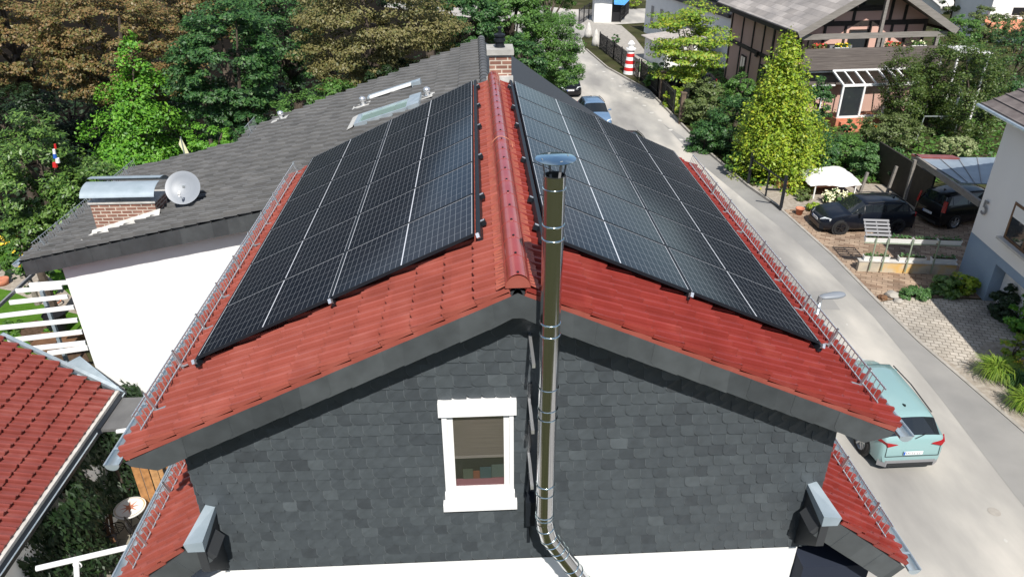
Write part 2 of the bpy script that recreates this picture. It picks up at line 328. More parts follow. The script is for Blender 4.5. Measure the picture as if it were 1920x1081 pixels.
def gutter(mb, x, y0, y1, z, r=.075, side=1, n=8):
    for (rr) in (r,):
        vs = []; 
        for y in (y0, y1):
            for off in (0, .006):
                for i in range(n+1):
                    a = math.pi+math.pi*i/n; vs.append((x+math.cos(a)*(rr-off), y, z+math.sin(a)*(rr-off)))
        k = n+1; fs = []
        for i in range(n):
            fs += [(i, i+1, 2*k+i+1, 2*k+i), (k+i, 3*k+i, 3*k+i+1, k+i+1)]
        mb.add(vs, fs)
    for y in (y0, y1):
        mb.add([(x+math.cos(math.pi+math.pi*i/n)*r, y, z+math.sin(math.pi+math.pi*i/n)*r) for i in range(n+1)], [tuple(range(n+1))])
    mb.tube([(x+side*r, y0, z), (x+side*r, y1, z)], .011, 6)
    y = y0+.25
    while y < y1: mb.bar((x-r, y, z+.004), (x+r, y, z+.004), .03, .006); y += .75

def snow_guard(mb, x, side, y0, y1, zroof, h0=.08, h1=.25, lean=.05, step=.085):
    b0 = Vector((x, 0, zroof+h0)); t0 = Vector((x+side*lean, 0, zroof+h1))
    for b in (b0, t0): mb.bar((b.x, y0, b.z), (b.x, y1, b.z), .012, .016)
    y = y0+.03
    while y < y1: mb.bar((b0.x, y, b0.z-.01), (t0.x, y, t0.z+.015), .008); y += step
    y = y0+.35
    while y < y1:
        mb.bar((x-side*.03, y, zroof+.02), (t0.x+side*.005, y, t0.z+.03), .035, .012); mb.bar((x-side*.13, y, zroof+.10), (x, y, zroof+.045), .035, .008); y += .82

# ================================================================== ground
g = sheet('ground', [(-300, -120), (300, -120), (300, 420), (-300, 420)], -.012, 'ground')
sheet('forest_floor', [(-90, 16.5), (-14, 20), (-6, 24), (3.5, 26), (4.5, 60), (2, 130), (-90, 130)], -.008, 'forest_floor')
def gp(l, z=0): return [tuple(at(x, y, z))[:2] for x, y in l]
kerbline = gp([(1145, 108), (1182, 140), (1215, 172), (1262, 220), (1330, 290), (1400, 350), (1465, 395), (1560, 480), (1645, 567), (1720, 640), (1790, 700), (1920, 812)])
kerbline = [(10.2, 66), (10.9, 58)]+kerbline[2:]+[(15.4, 4), (15.6, -10)]
left = [(4.6, -10), (4.9, 10), (5.2, 25), (5.6, 40), (6.2, 55), (6.2, 62)]
road = left+[(5.5, 72), (2, 84), (-12, 96), (-12, 103), (8, 96), (12, 92), (22, 92), (40, 96), (40, 88), (22, 82), (14.5, 80), (12, 76), (10.6, 72)]+kerbline
sheet('road', road, 0, 'asphalt')
seam = gp([(1243, 232), (1320, 312), (1400, 378), (1468, 430), (1545, 500), (1640, 596), (1760, 742), (1900, 925)])
sheet('pavement', seam+[(12.9, 2), (12.9, -10), (15.6, -10), (15.4, 4)]+kerbline[::-1][2:-4], .004, 'asphalt_dark')
b = MB()
for (px, py) in [(1118, 122), (1133, 135), (1148, 148), (1163, 162), (1178, 172), (1193, 184), (1208, 198), (1222, 212), (1238, 226), (1257, 244), (1277, 262), (1297, 280)]:
    p = at(px, py); a = random.uniform(0, .6)
    b.add([(p.x+math.cos(a+q)*random.uniform(.12, .2), p.y+math.sin(a+q)*random.uniform(.15, .3), .008) for q in (0, 1.05, 2.1, 3.14, 4.2, 5.2)], [(0, 1, 2, 3, 4, 5)])
o = b.build('road_marking', 'asphalt_pale'); o['kind'] = 'structure'
b = MB()
rnd = random.Random(4)
for k in range(46):
    x, y = rnd.uniform(7.2, 13.2), rnd.uniform(0, 34); r0 = rnd.uniform(.02, .055)
    b.add([(x+math.cos(q)*r0*rnd.uniform(.6, 1.2), y+math.sin(q)*r0*rnd.uniform(.8, 2.0), .005) for q in [i*1.047 for i in range(6)]], [(0, 1, 2, 3, 4, 5)])
o = b.build('road_patch', 'asphalt_pale'); o['kind'] = 'structure'
b = MB(); b.lathe([(0, .009), (.13, .009), (.15, .006)], (12.35, 6.95, 0), 20); b.build('manhole_cover', 'kerb').update_tag()
tag(C.objects['manhole_cover'] if 'manhole_cover' in C.objects else o, 'round worn manhole cover set in the asphalt in front of the teal car', 'manhole cover')
rnd = random.Random(9)
for k in range(9):
    b = MB(); x, y = rnd.uniform(7.5, 12.6), rnd.uniform(1, 40); a = rnd.uniform(.9, 2.2); p = Vector((x, y, .0055))
    for j in range(rnd.randint(7, 16)):
        a += rnd.uniform(-.5, .5); q = p+Vector((math.cos(a), math.sin(a), 0))*rnd.uniform(.15, .4); w_ = Vector((-math.sin(a), math.cos(a), 0))*rnd.uniform(.006, .014); b.quad(p-w_, p+w_, q+w_, q-w_); p = q
    o = b.build('road_crack', 'asphalt_dark'); o['kind'] = 'structure'
b = MB(); b.add([(9.0, 17.5, .0045), (12.9, 16.9, .0045), (13.0, 18.3, .0045), (9.1, 18.8, .0045)], [(0, 1, 2, 3)]); o = b.build('road_repair', 'asphalt_dark'); o['kind'] = 'structure'
# wooded ring added out of view to darken what the panels reflect
b = MB(); nh = 96; vs = []; rh_ = random.Random(3); hs = [rh_.uniform(.8, 1.2) for _ in range(nh)]
for i in range(nh):
    a = 2*math.pi*i/nh; hmax = (52 if math.cos(a) < .15 else 30)*(hs[i]+hs[i-1])/2
    for rr_, z_ in ((175, -.5), (200, hmax*.55), (240, hmax), (300, hmax*.9)): vs.append((math.cos(a)*rr_, 20+math.sin(a)*rr_, z_+(0 if z_ < 0 else rh_.uniform(-2, 2))))
b.add(vs, [(i*4+k, ((i+1) % nh)*4+k, ((i+1) % nh)*4+k+1, i*4+k+1) for i in range(nh) for k in range(3)])
M['unseen_hill_wood'] = noise_mat('unseen_hill_wood', [(.3, (.020, .026, .028)), (.7, (.045, .055, .055))], .12, .95, bump=1, bscale=.5); BS(M['unseen_hill_wood']).inputs['Specular IOR Level'].default_value = 0
o = b.build('unseen_hills', 'unseen_hill_wood', smooth=True); o['kind'] = 'structure'
# kerbs
b = MB()
for i in range(len(kerbline)-1):
    p, q = Vector((*kerbline[i], 0)), Vector((*kerbline[i+1], 0)); h = .035 if p.y < 27 else .13
    if (q-p).length < .01: continue
    b.bar(p+Vector((.06, 0, h/2)), q+Vector((.06, 0, h/2)), .12, h)
o = b.build('kerb', 'kerb'); o['kind'] = 'structure'
# forecourts
fA = gp([(1467, 394), (1560, 385), (1730, 395), (1900, 420), (1900, 560), (1700, 556), (1647, 566), (1560, 480)])
sheet('brown_paved_forecourt', fA, .006, 'paver_brown')
fB = gp([(1647, 567), (1700, 557), (1925, 565), (1925, 700), (1870, 680), (1790, 690), (1720, 640)])
sheet('grey_paved_forecourt', fB, .006, 'paver_grey')
sheet('planting_bed', gp([(1722, 642), (1800, 690), (1850, 640), (1925, 650), (1990, 900), (1925, 815)]), .010, 'gravel')
sheet('gravel_yard', gp([(1405, 350), (1520, 335), (1700, 350), (1730, 396), (1560, 386), (1467, 394)]), .003, 'gravel')

# ================================================================== red roofed house
H = empty('red_roofed_house', (0, 0, 0), 0, 'slate-clad house in the foreground with a red tiled gable roof', 'house')
tL, tR = math.tan(.4278), math.tan(.4223)
def sl_frame(side):
    a = .4278 if side < 0 else .4223
    return (Vector((side*math.cos(a), 0, -math.sin(a))), Vector((0, 1, 0)), Vector((side*math.sin(a), 0, math.cos(a))))
YF = 8.14
for side in (-1, 1):
    S, Yd, Nn = sl_frame(side); mb = MB(); sl_ = 4.42
    tiled(mb, (0, 0, 10.6), S, Yd, Nn, .09, sl_, lambda s: 0.0, lambda s: YF, course=.345)
    # verge edge bodies: stepped red under strips and tile ends
    n = round((sl_-.09)/.345); c = (sl_-.09)/n
    for k in range(n):
        sa, sb = .09+k*c, .09+(k+1)*c
        for yy in (0.0, YF):
            d = .02 if yy == 0 else -.02
            p = [Vector((0, yy, 10.6))+S*s_+Nn*h for s_, h in ((sa, .012), (sb+.004, .034), (sb+.004, -.012), (sa, -.035))]
            mb.prism(p, (0, d, 0))
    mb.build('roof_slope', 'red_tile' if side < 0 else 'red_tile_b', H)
    u = MB(); O = Vector((0, 0, 10.6))
    u.prism([O+S*0+Nn*-.045+Vector((0, .03, 0)), O+S*(sl_-.05)+Nn*-.045+Vector((0, .03, 0)), O+S*(sl_-.05)+Nn*-.17+Vector((0, .03, 0)), O+S*0+Nn*-.17+Vector((0, .03, 0))], (0, YF-.06, 0))
    u.build('roof_deck', 'dark_slate', H)
    # red under strip along the verge
    v = MB(); v.prism([O+S*.1+Nn*-.02, O+S*(sl_-.02)+Nn*-.02, O+S*(sl_-.02)+Nn*-.075, O+S*.1+Nn*-.075], (0, .028, 0)); v.build('verge_strip', 'red_tile', H)
    # slate verge board, built of overlapping slates
    f = MB(); tt = tL if side < 0 else tR; x = .0; i = 0
    while x < 3.86:
        wdt = random.uniform(.22, .30); x1 = x+wdt if x+wdt < 3.62 else 3.90
        zt0, zt1 = 10.6-tt*x-.075, 10.6-tt*x1-.075; hb = .262
        pts = [Vector((side*x, 0, zt0)), Vector((side*(x1+.03), 0, zt1-tt*.03)), Vector((side*(x1+.03), 0, zt1-hb-tt*.03)), Vector((side*(x+.02), 0, zt0-hb+.0)), Vector((side*(x-.02), 0, zt0-hb+.06))]
        if i == 0: pts = [Vector((0, 0, zt0)), Vector((side*(x1+.03), 0, zt1-tt*.03)), Vector((side*(x1+.03), 0, zt1-hb-tt*.03)), Vector((side*.05, 0, zt0-hb)), Vector((0, 0, zt0-hb))]
        if x1 > 3.89: pts = [Vector((side*x, 0, zt0)), Vector((side*3.98, 0, 10.6-tt*3.98-.09)), Vector((side*3.93, 0, 10.6-tt*3.93-.17)), Vector((side*3.68, 0, 10.6-tt*3.68-.345)), Vector((side*x, 0, zt0-hb-.005))]
        f.prism([p+Vector((0, -.012-.0035*(i % 2)-random.uniform(0, .001), 0)) for p in pts], (0, .006, 0)); x = x1; i += 1
    f.build('slate_verge', 'slate_fascia', H)
    fb = MB(); p0 = [(0, .003, 10.6-.09), (side*3.95, .003, 10.6-tt*3.95-.10), (side*3.90, .003, 10.6-tt*3.90-.16), (side*3.64, .003, 10.6-tt*3.64-.325), (0, .003, 10.6-.325)]
    fb.prism(p0, (0, .30, 0)); fb.build('verge_board', 'dark_slate', H)
    g = MB(); gutter(g, side*4.10, -.05, YF, 8.70, .075, side); g.build('gutter', 'zinc', H, smooth=True, angle=40)
    sg = MB(); zr = 10.6-tt*3.86; snow_guard(sg, side*3.86, side, .22, 7.9 if side > 0 else YF-.1, zr); sg.build('snow_guard', 'galv', H)
# ridge caps
rc = MB(); y = -.02; k = 0
while y < YF:
    y1 = min(y+.40, YF+.05); n = 12; vs = []
    for (yy, rr) in ((y, .118), (y1+.05, .115)):
        for i in range(n+1):
            a = math.pi*i/n; vs.append((math.cos(a)*rr, yy, 10.60+math.sin(a)*rr*1.12))
    fs = [(i, i+1, n+2+i, n+1+i) for i in range(n)]
    rc.add(vs, fs)
    # rim
    for i in range(n):
        a, a2 = math.pi*i/n, math.pi*(i+1)/n
        rc.quad((math.cos(a)*.118, y, 10.6+math.sin(a)*.1322), (math.cos(a2)*.118, y, 10.6+math.sin(a2)*.1322), (math.cos(a2)*.114, y+.001, 10.6+math.sin(a2)*.128), (math.cos(a)*.114, y+.001, 10.6+math.sin(a)*.128))
    fl = MB(); fl.lathe([(0, .012), (.012, .010), (.012, 0)], (0, y+.03, 10.60+.119*1.12), 8); fl.build('ridge_screw', 'black', H)
    y += .40; k += 1
rc.build('ridge_cap', 'red_ridge', H, smooth=True, angle=50)
e = MB(); e.prism([(math.cos(math.pi*i/12)*.118, -.012, 10.585+math.sin(math.pi*i/12)*.125) for i in range(13)], (0, .01, 0)); e.build('ridge_end_plate', 'red_tile', H)
# pleated ridge roll skirts
for side in (-1, 1):
    rf = MB(); S, Yd, Nn = sl_frame(side); y = .02; j = 0
    while y < YF-.02:
        y1 = y+.03; h = .012 if j % 2 else 0
        a = Vector((side*.105, 0, 10.60)); 
        p1 = Vector((0, 0, 10.6))+S*.20+Nn*(.034+h); p2 = Vector((0, 0, 10.6))+S*.20+Nn*(.034+(0 if j % 2 else .012))
        rf.quad(a+Vector((0, y, h*.3)), a+Vector((0, y1, 0)), p2+Vector((0, y1, 0)), p1+Vector((0, y, 0))); y = y1; j += 1
    rf.build('ridge_roll', 'red_fold', H)
# --- slate wall of individual slates (front), plain slate core behind
WY = .32
def wall_top(x): return 10.6-.1-.4523*abs(x)-.12
core = MB(); core.prism([(-3.53, WY+.05, 6.74), (3.53, WY+.05, 6.74), (3.53, WY+.05, wall_top(3.53)), (0, WY+.05, wall_top(0)), (-3.53, WY+.05, wall_top(3.53))], (0, 7.6, 0))
WX0, WX1, WZ0, WZ1 = -.735, -.075, 7.83, 8.92      # window opening
core.build('side_wall', 'dark_slate', H)
X0, X1, Z0, Z1 = -.81, -.01, 7.61, 9.10
sw = MB(); chips = MB(); row = 0; z = 6.72; rs = random.Random(11)
while z < 10.3:
    rh = .150; x = -3.55-rs.uniform(0, .15)
    while x < 3.55:
        wd = rs.choice([.145, .155, .165, .175, .185]); x1 = x+wd
        xa, xb = max(x, -3.55), min(x1, 3.55); zc = z+.012*(x+3.5)*.0
        top = min(z+rh+.03, wall_top(xa)+.12, wall_top(xb)+.12)
        if z+rh > Z0 and z < Z1-.02:
            if xa < X0+.04 < xb: xb = X0+.04
            elif xa < X1-.04 < xb: xa = X1-.04
            elif xa >= X0+.03 and xb <= X1-.03: x = x1; continue
        if xb-xa > .02 and top-z > .03:
            y0 = WY-.003-rs.uniform(0, .0035); yb = y0-.013; r0 = min(.065, (xb-xa)*.45)
            big = rs.random() < .06
            zb = z-.004+rs.uniform(-.006, .006)
            pts = [(xb+.006, yb, zb)]
            for i in range(5):
                a = math.pi*1.5-math.pi/2*i/4; pts.append((xa+r0+math.cos(a)*r0, yb+.000, zb+r0+math.sin(a)*r0))
            pts += [(xa, y0+.006, top), (xb+.006, y0+.006, top)]
            sk = rs.uniform(-.0015, .0015)
            pts = [(p[0], (yb if p[2] < zb+.08 else y0+.006)+sk*(p[0]-xa)/.16, p[2]) for p in pts]
            n = len(pts); sw.add(pts, [tuple(range(n))])
            sw.add([pts[0], pts[1], (pts[1][0], WY+.01, pts[1][2]), (pts[0][0], WY+.01, pts[0][2])], [(0, 1, 2, 3)])
            if rs.random() < .75:
                for i in range(2, 6):
                    p, q = pts[i], pts[i+1]; f_ = .55 if i == 5 else 1; q = tuple(p[k]+(q[k]-p[k])*f_ for k in range(3)); chips.quad((p[0], p[1]-.0012, p[2]), (q[0], q[1]-.0012, q[2]), (q[0]+.0035, q[1]-.0012, q[2]+(.002 if i < 5 else 0)), (p[0]+.0035, p[1]-.0012, p[2]+.002))
            for i in range(1, 6):
                p, q = pts[i], pts[i+1]; sw.add([p, q, (q[0]+.001, WY+.01, q[2]), (p[0]+.001, WY+.01, p[2])], [(0, 1, 2, 3)])
        x = x1
    z += rh; row += 1
sw.build('slate_cladding', 'slate', H)
M['chipped'] = mat('chipped_slate', (.115, .13, .14), .6); chips.build('chipped_slate_edges', 'chipped', H)
lw = MB(); lw.box(-3.46, 3.46, WY+.02, 8.0, 0, 6.715); lw.build('lower_wall', 'white_wall', H)
li = MB(); li.box(-3.50, 3.50, WY-.01, WY+.04, 6.70, 6.718); li.build('slate_drip_edge', 'dark_slate', H)
# lower side roofs, steep
for side in (-1, 1):
    a = math.atan(.80); S = Vector((side*math.cos(a), 0, -math.sin(a))); Nn = Vector((side*math.sin(a), 0, math.cos(a))); O = Vector((side*3.42, -.10, 7.71)); Ls = 1.47
    mb = MB(); tiled(mb, O, S, (0, 1, 0), Nn, .10, Ls, lambda s: .42 if s < .14 else 0.0, lambda s: 8.0, course=.29)
    c = Ls/5
    for k in range(1, 5):
        p = [O+S*s_+Nn*h for s_, h in ((k*c, .012), ((k+1)*c+.004, .034), ((k+1)*c+.004, -.012), (k*c, -.035))]
        mb.prism(p, (0, .02, 0))
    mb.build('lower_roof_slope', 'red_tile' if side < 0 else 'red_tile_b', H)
    u = MB(); u.prism([O+S*.1+Nn*-.045+Vector((0, .03, 0)), O+S*(Ls-.04)+Nn*-.045+Vector((0, .03, 0)), O+S*(Ls-.04)+Nn*-.16+Vector((0, .03, 0)), O+S*.1+Nn*-.16+Vector((0, .03, 0))], (0, 8.0, 0)); u.build('lower_roof_deck', 'dark_slate', H)
    f = MB(); s_ = .16; i = 0
    while s_ < Ls-.02:
        s1 = min(s_+.30, Ls-.02)
        p = [O+S*s_+Nn*-.035, O+S*(s1+.03)+Nn*-.035, O+S*(s1+.03)+Nn*-.33, O+S*s_+Nn*-.33]
        f.prism([q+Vector((0, -.010-.004*(i % 2), 0)) for q in p], (0, .006, 0)); s_ = s1; i += 1
    f.build('lower_slate_verge', 'slate_fascia', H)
    fb = MB(); fb.prism([O+S*.10+Nn*-.04+Vector((0, .003, 0)), O+S*(Ls-.03)+Nn*-.04+Vector((0, .003, 0)), O+S*(Ls-.03)+Nn*-.325+Vector((0, .003, 0)), O+S*.10+Nn*-.325+Vector((0, .003, 0))], (0, .3, 0)); fb.v = [(v[0], v[1], v[2]) for v in fb.v]; fb.build('lower_verge_board', 'dark_slate', H)
    g = MB(); gutter(g, side*4.66, -.14, 8.0, 6.74, .075, side); g.build('lower_gutter', 'zinc', H, smooth=True, angle=40)
    sg = MB(); snow_guard(sg, side*4.36, side, .10, 7.9, 7.71-.80*.94, .08, .25, .05); sg.build('lower_snow_guard', 'galv', H)
    kb = MB()                                    # slate clad stub closing the verge against the wall
    kb.prism([(side*3.385, .33, 7.64), (side*3.385, -.13, 7.64), (side*3.385, -.13, 7.20), (side*3.385, .33, 6.74)], (side*.09, 0, 0)); kb.build('kneeler', 'dark_slate', H)
    kt = MB(); s_ = side
    kt.add([(s_*3.37, .33, 7.73), (s_*3.47, .33, 7.76), (s_*3.58, -.16, 7.66), (s_*3.37, -.16, 7.69),
            (s_*3.37, .33, 7.65), (s_*3.45, .33, 7.64), (s_*3.55, -.165, 7.55), (s_*3.37, -.165, 7.55)],
           [(0, 1, 2, 3), (4, 7, 6, 5), (0, 3, 7, 4), (3, 2, 6, 7), (2, 1, 5, 6)]); kt.build('zinc_hood', 'zinc_pale', H)
    ws = MB(); ws.box(*sorted((side*3.47, side*4.30)), .12, 8.0, 0, 6.55); ws.build('lower_side_wall', 'white_wall' if side < 0 else 'shaded_wall', H)
# --- window in the gable
wf = MB(); yo = WY-.05; yb_ = WY+.06
wf.box(X0+.02, WX0, yo, yb_, Z0+.09, Z1-.17); wf.box(WX1, X1-.02, yo, yb_, Z0+.09, Z1-.17)
wf.box(X0-.01, X1+.01, yo-.035, yb_, Z1-.17, Z1)
wf.box(X0+.01, X1-.01, yo-.015, yb_, Z0+.085, WZ0); wf.box(X0-.015, X1+.015, yo-.05, yb_, Z0-.01, Z0+.084)
win = wf.build('window', 'white', H)
wi = MB()
for (a, b_) in ((WX0+.001, WX0+.06), (WX1-.06, WX1-.001)): wi.box(a, b_, WY-.015, WY+.045, WZ0+.051, WZ1-.001)
wi.box(WX0+.001, WX1-.001, WY-.018, WY+.045, WZ0+.001, WZ0+.05); wi.box(WX0+.06, WX1-.06, WY-.012, WY+.045, WZ1-.03, WZ1-.001); wi.build('window_frame', 'plastic_white', win)
GX0, GX1, GZ0, GZ1 = WX0+.06, WX1-.06, WZ0+.05, WZ1-.03
bl = MB(); bl.box(GX0, GX1, WY+.012, WY+.020, 8.32, GZ1); bl.build('blind', 'blind', win)
bb = MB(); bb.box(GX0, GX1, WY+.006, WY+.020, 8.285, 8.318); bb.build('blind_rail', 'beam_grey', win)
inn = MB(); inn.box(GX0, GX1, WY+.035, WY+.040, GZ0, GZ1); inn.build('dark_interior', 'car_trim', win)
gw = GX1-GX0
for (a, b_, c_, d_, cc) in ((0, 1, 0, .10, (.22, .09, .11)), (.15, .36, .10, .24, (.055, .07, .055)), (.36, .50, .10, .21, (.14, .05, .03)), (.50, .74, .10, .26, (.03, .06, .07)), (.74, 1, .11, .29, (.06, .085, .08))):
    cm = M.setdefault('item%s' % (cc,), mat('toy_colour', cc, .7)); q = MB(); q.box(GX0+a*gw+.002, GX0+b_*gw-.002, WY+.012, WY+.020, GZ0+c_+.001, GZ0+d_); q.build('sill_item', cm, win)
pa = MB(); pa.box(GX0, GX1, WY-.004, WY-.001, GZ0, GZ1); pa.build('pane', 'clear', win)
bx = MB(); bx.box(.10, .20, WY-.19, WY-.02, 7.42, 7.78); bx.build('meter_box', 'black_alu', H)
vf = MB(); vf.box(.125, .16, WY-.045, WY-.015, 7.0, 9.3); vf.build('black_bar', 'black_alu', H)  # narrow black bar up the slates, left of the flue

# ================================================================== flue
F = empty('steel_flue', (.268, -.26, 6), 0, 'tall polished steel flue pipe with rain cap running up the slate gable', 'flue')
FX, FY = .268, -.26
def fz(py): return at(1022, py, Y=FY).z
b = MB(); ztop, zel = 11.76, 7.93
def Lc(p): return (p[0]-FX, p[1]-FY, p[2]-6)
topx = at(1040, 330, Y=FY).x; botx = at(1021, 968, Y=FY).x
P0 = Vector((topx, FY, at(1040, 328, Y=FY).z)); P1 = Vector((botx, FY, at(1021, 975, Y=FY).z)); P2 = at(1110, 1092, Y=FY+.16); P2.z = P2.z
rF = .091
b.tube([Lc(P0), Lc(P1)], rF, 40, cap=False); b.build('pipe', 'chrome', F, smooth=True)
inn = MB(); inn.tube([Lc(P0+Vector((0, 0, .002))), Lc(P0-Vector((0, 0, .5)))], rF-.012, 24, cap=False); inn.lathe([(rF-.012, 0), (rF, 0)], Lc(P0+Vector((0, 0, .002))), 32); inn.build('pipe_mouth', 'car_trim', F)
# two step elbow then inclined run
d2 = (P2-P1).normalized(); mid = P1+Vector((0, 0, -.16))*0.6+d2*.02; m2 = P1+Vector((.015, .0, -.10)); m3 = m2+(Vector((0, 0, -1))+d2*1.0).normalized()*.16
el = MB(); el.tube([Lc(P1), Lc(m2), Lc(m3)], rF*1.01, 40, cap=False); el.build('elbow', 'chrome', F, smooth=True, angle=30)
run = MB(); end = m3+d2*1.6; run.tube([Lc(m3), Lc(end)], rF, 40, cap=False); run.build('inclined_pipe', 'chrome', F, smooth=True)
def band(p, d, r=rF+.004, h=.012, nm='clamp_band'):
    q = MB(); d = Vector(d).normalized(); q.tube([Lc(Vector(p)-d*h), Lc(Vector(p)-d*h*.4), Lc(Vector(p)+d*h*.4), Lc(Vector(p)+d*h)], [r-.003, r+.004, r+.004, r-.003], 32); q.build(nm, 'steel_cap', F, smooth=True, angle=50)
for py in (352, 420, 446, 603, 625, 724, 763, 780, 905, 922, 962, 968): band(at(1021+(1040-1021)*(968-py)/640, py, Y=FY), (0, 0, 1), h=.010 if py in (420, 446, 603, 625, 905) else .006)
band(m2, (m3-P1)); band(m3, d2)
for k in (.10, .24, .34, .62, .74, 1.0): band(m3+d2*k, d2, h=.009)
capz = at(1042, 297, Y=FY).z
cp = MB(); cp.lathe([(0, .016), (.05, .014), (.12, .008), (.164, 0), (.164, -.004), (0, .010)], Lc((P0.x+.005, FY, capz)), 40); cp.build('rain_cap', 'steel_cap', F, smooth=True, angle=40)
for a in (20, 110, 200, 290):
    q = MB(); ca, sa = math.cos(R(a)), math.sin(R(a))
    q.bar(Lc((P0.x+ca*.075, FY+sa*.075, P0.z-.05)), Lc((P0.x+ca*.115, FY+sa*.115, capz+.012)), .022, .005, up=(ca, sa, 0)); q.build('cap_strut', 'skid_grey', F)
for py in (655, 777, 880):
    z = at(1005, py, Y=0).z; q = MB(); q.box(.12-FX, .15-FX, -.24-FY, WY-.02-FY, z-.045-6, z+.0-6); q.bar(Lc((.135, -.2, z-.03)), Lc((.135, WY-.03, z-.30)), .014, .008); q.build('wall_bracket', 'alu', F)

# ================================================================== solar panels
PL, PW, G = 1.722, 1.134, .02
def solar_panel():
    r = empty('solar_panel', (0, 0, 0)); r['category'] = 'solar panel'
    f = MB(); t = .012
    for a in ((0, PL, 0, t), (0, PL, PW-t, PW), (0, t, t, PW-t), (PL-t, PL, t, PW-t)): f.box(*a, -.035, 0)
    f.build('frame', 'black_alu', r)
    g = MB(); g.quad((t, t, -.003), (PL-t, t, -.003), (PL-t, PW-t, -.003), (t, PW-t, -.003)); o = g.build('glass', 'solar', r)
    uv = o.data.uv_layers.new(name='UVMap')
    for lp in o.data.loops:
        v = o.data.vertices[lp.vertex_index].co; uv.data[lp.index].uv = ((v.x-t)/(PL-2*t), (v.y-t)/(PW-2*t))
    bk = MB(); bk.quad((t, t, -.033), (PL-t, t, -.033), (PL-t, PW-t, -.033), (t, PW-t, -.033)); bk.build('back_sheet', 'car_trim', r)
    return r
proto = solar_panel(); first = True
ords = ['nearest', 'second', 'third', 'fourth', 'fifth', 'farthest']
for side in (-1, 1):
    S, Yd, Nn = sl_frame(side); s0 = .368 if side < 0 else .340; yf = 1.177 if side < 0 else 1.060
    for c in range(2):
        for rw in range(6):
            o = proto if first else copy_tree(proto); first = False
            ox = Vector((0, 0, 10.6))+S*(s0+c*(PL+G))+Yd*(yf+rw*(PW+G))+Nn*.165
            X, Y_, Z = S, Yd, Nn
            if side < 0: X = S; # keep handedness by flipping y
            Mx = Matrix(((X.x, Y_.x, Z.x, ox.x), (X.y, Y_.y, Z.y, ox.y), (X.z, Y_.z, Z.z, ox.z), (0, 0, 0, 1)))
            if side < 0:      # mirror safe: rotate about the normal instead
                X2 = -S; ox2 = Vector((0, 0, 10.6))+S*(s0+c*(PL+G)+PL)+Yd*(yf+rw*(PW+G))+Nn*.165
                Mx = Matrix(((X2.x, Y_.x, Z.x, ox2.x), (X2.y, Y_.y, Z.y, ox2.y), (X2.z, Y_.z, Z.z, ox2.z), (0, 0, 0, 1)))
            o.matrix_world = Mx
            o['label'] = '%s black panel from the flue end in the %s column on the %s slope' % (ords[rw], 'ridge-side' if c == 0 else 'gutter-side', 'left' if side < 0 else 'right')
            o['group'] = 'solar panels laid in rows on the red roof'
    # rails
    for c, s_ in enumerate((s0-.045, s0+PL+G/2, s0+2*PL+G+.03)):
        q = MB(); O = Vector((0, yf-.05, 10.6))+S*s_+Nn*.10
        w_ = .05 if c != 1 else .03; h_ = .075 if c != 1 else .05
        q.bar(O, O+Vector((0, 6*(PW+G)+.08, 0)), w_, h_, up=Nn)
        if c == 1: q.bar(O+Nn*.064+Vector((0, .03, 0)), O+Nn*.064+Vector((0, 6*(PW+G)+.03, 0)), .022, .004, up=Nn)
        o = q.build('mounting_rail', 'black_alu')
        k = MB(); k.bar(O+Nn*.02+Vector((0, -.02, 0)), O+Nn*.06+Vector((0, .015, 0)), .035, .05, up=Nn); k.build('end_clamp', 'alu', o)
        tag(o, 'long black rail along the %s of the panels on the %s slope' % (('ridge side', 'middle seam', 'gutter side')[c], 'left' if side < 0 else 'right'), 'mounting rail', 'mounting rails under the solar panels')
    # hooks peeping out near the ridge
    ypx = [(907, 415), (904, 366), (900, 292), (898, 236), (897, 197), (897, 161)] if side < 0 else [(1003, 423), (996, 372), (981, 298), (968, 233), (961, 199), (953, 161)]
    for i, (px, py) in enumerate(ypx):
        p = on(px, py, 10.72, (tL if side < 0 else -tR)); q = MB(); y = p.y
        O = Vector((0, y, 10.6))+S*(s0-.085)+Nn*.10
        q.bar(O, O+S*.12-S*.03-S*.02, .05, .05, up=Nn)
        q.bar(O-S*.035, O+S*.01, .055, .055, up=Nn); o = q.build('roof_hook', 'black_alu')
        k = MB(); k.bar(O-S*.03+Nn*.03, O+S*.05+Nn*.03, .03, .006, up=Nn); k.build('hook_plate', 'alu', o)
        tag(o, '%s short black rail end beside the ridge on the %s slope' % (ords[i], 'left' if side < 0 else 'right'), 'roof hook', 'rail ends along the ridge')

# small loop of wire over the ridge
q = MB(); q.tube([(math.cos(math.pi*i/14)*.155, 4.02+.02*math.sin(i), 10.60+math.sin(math.pi*i/14)*.16) for i in range(15)], .005, 5)
tag(q.build('lightning_wire', 'terracotta'), 'thin pale wire looped over the glossy red ridge caps', 'wire')

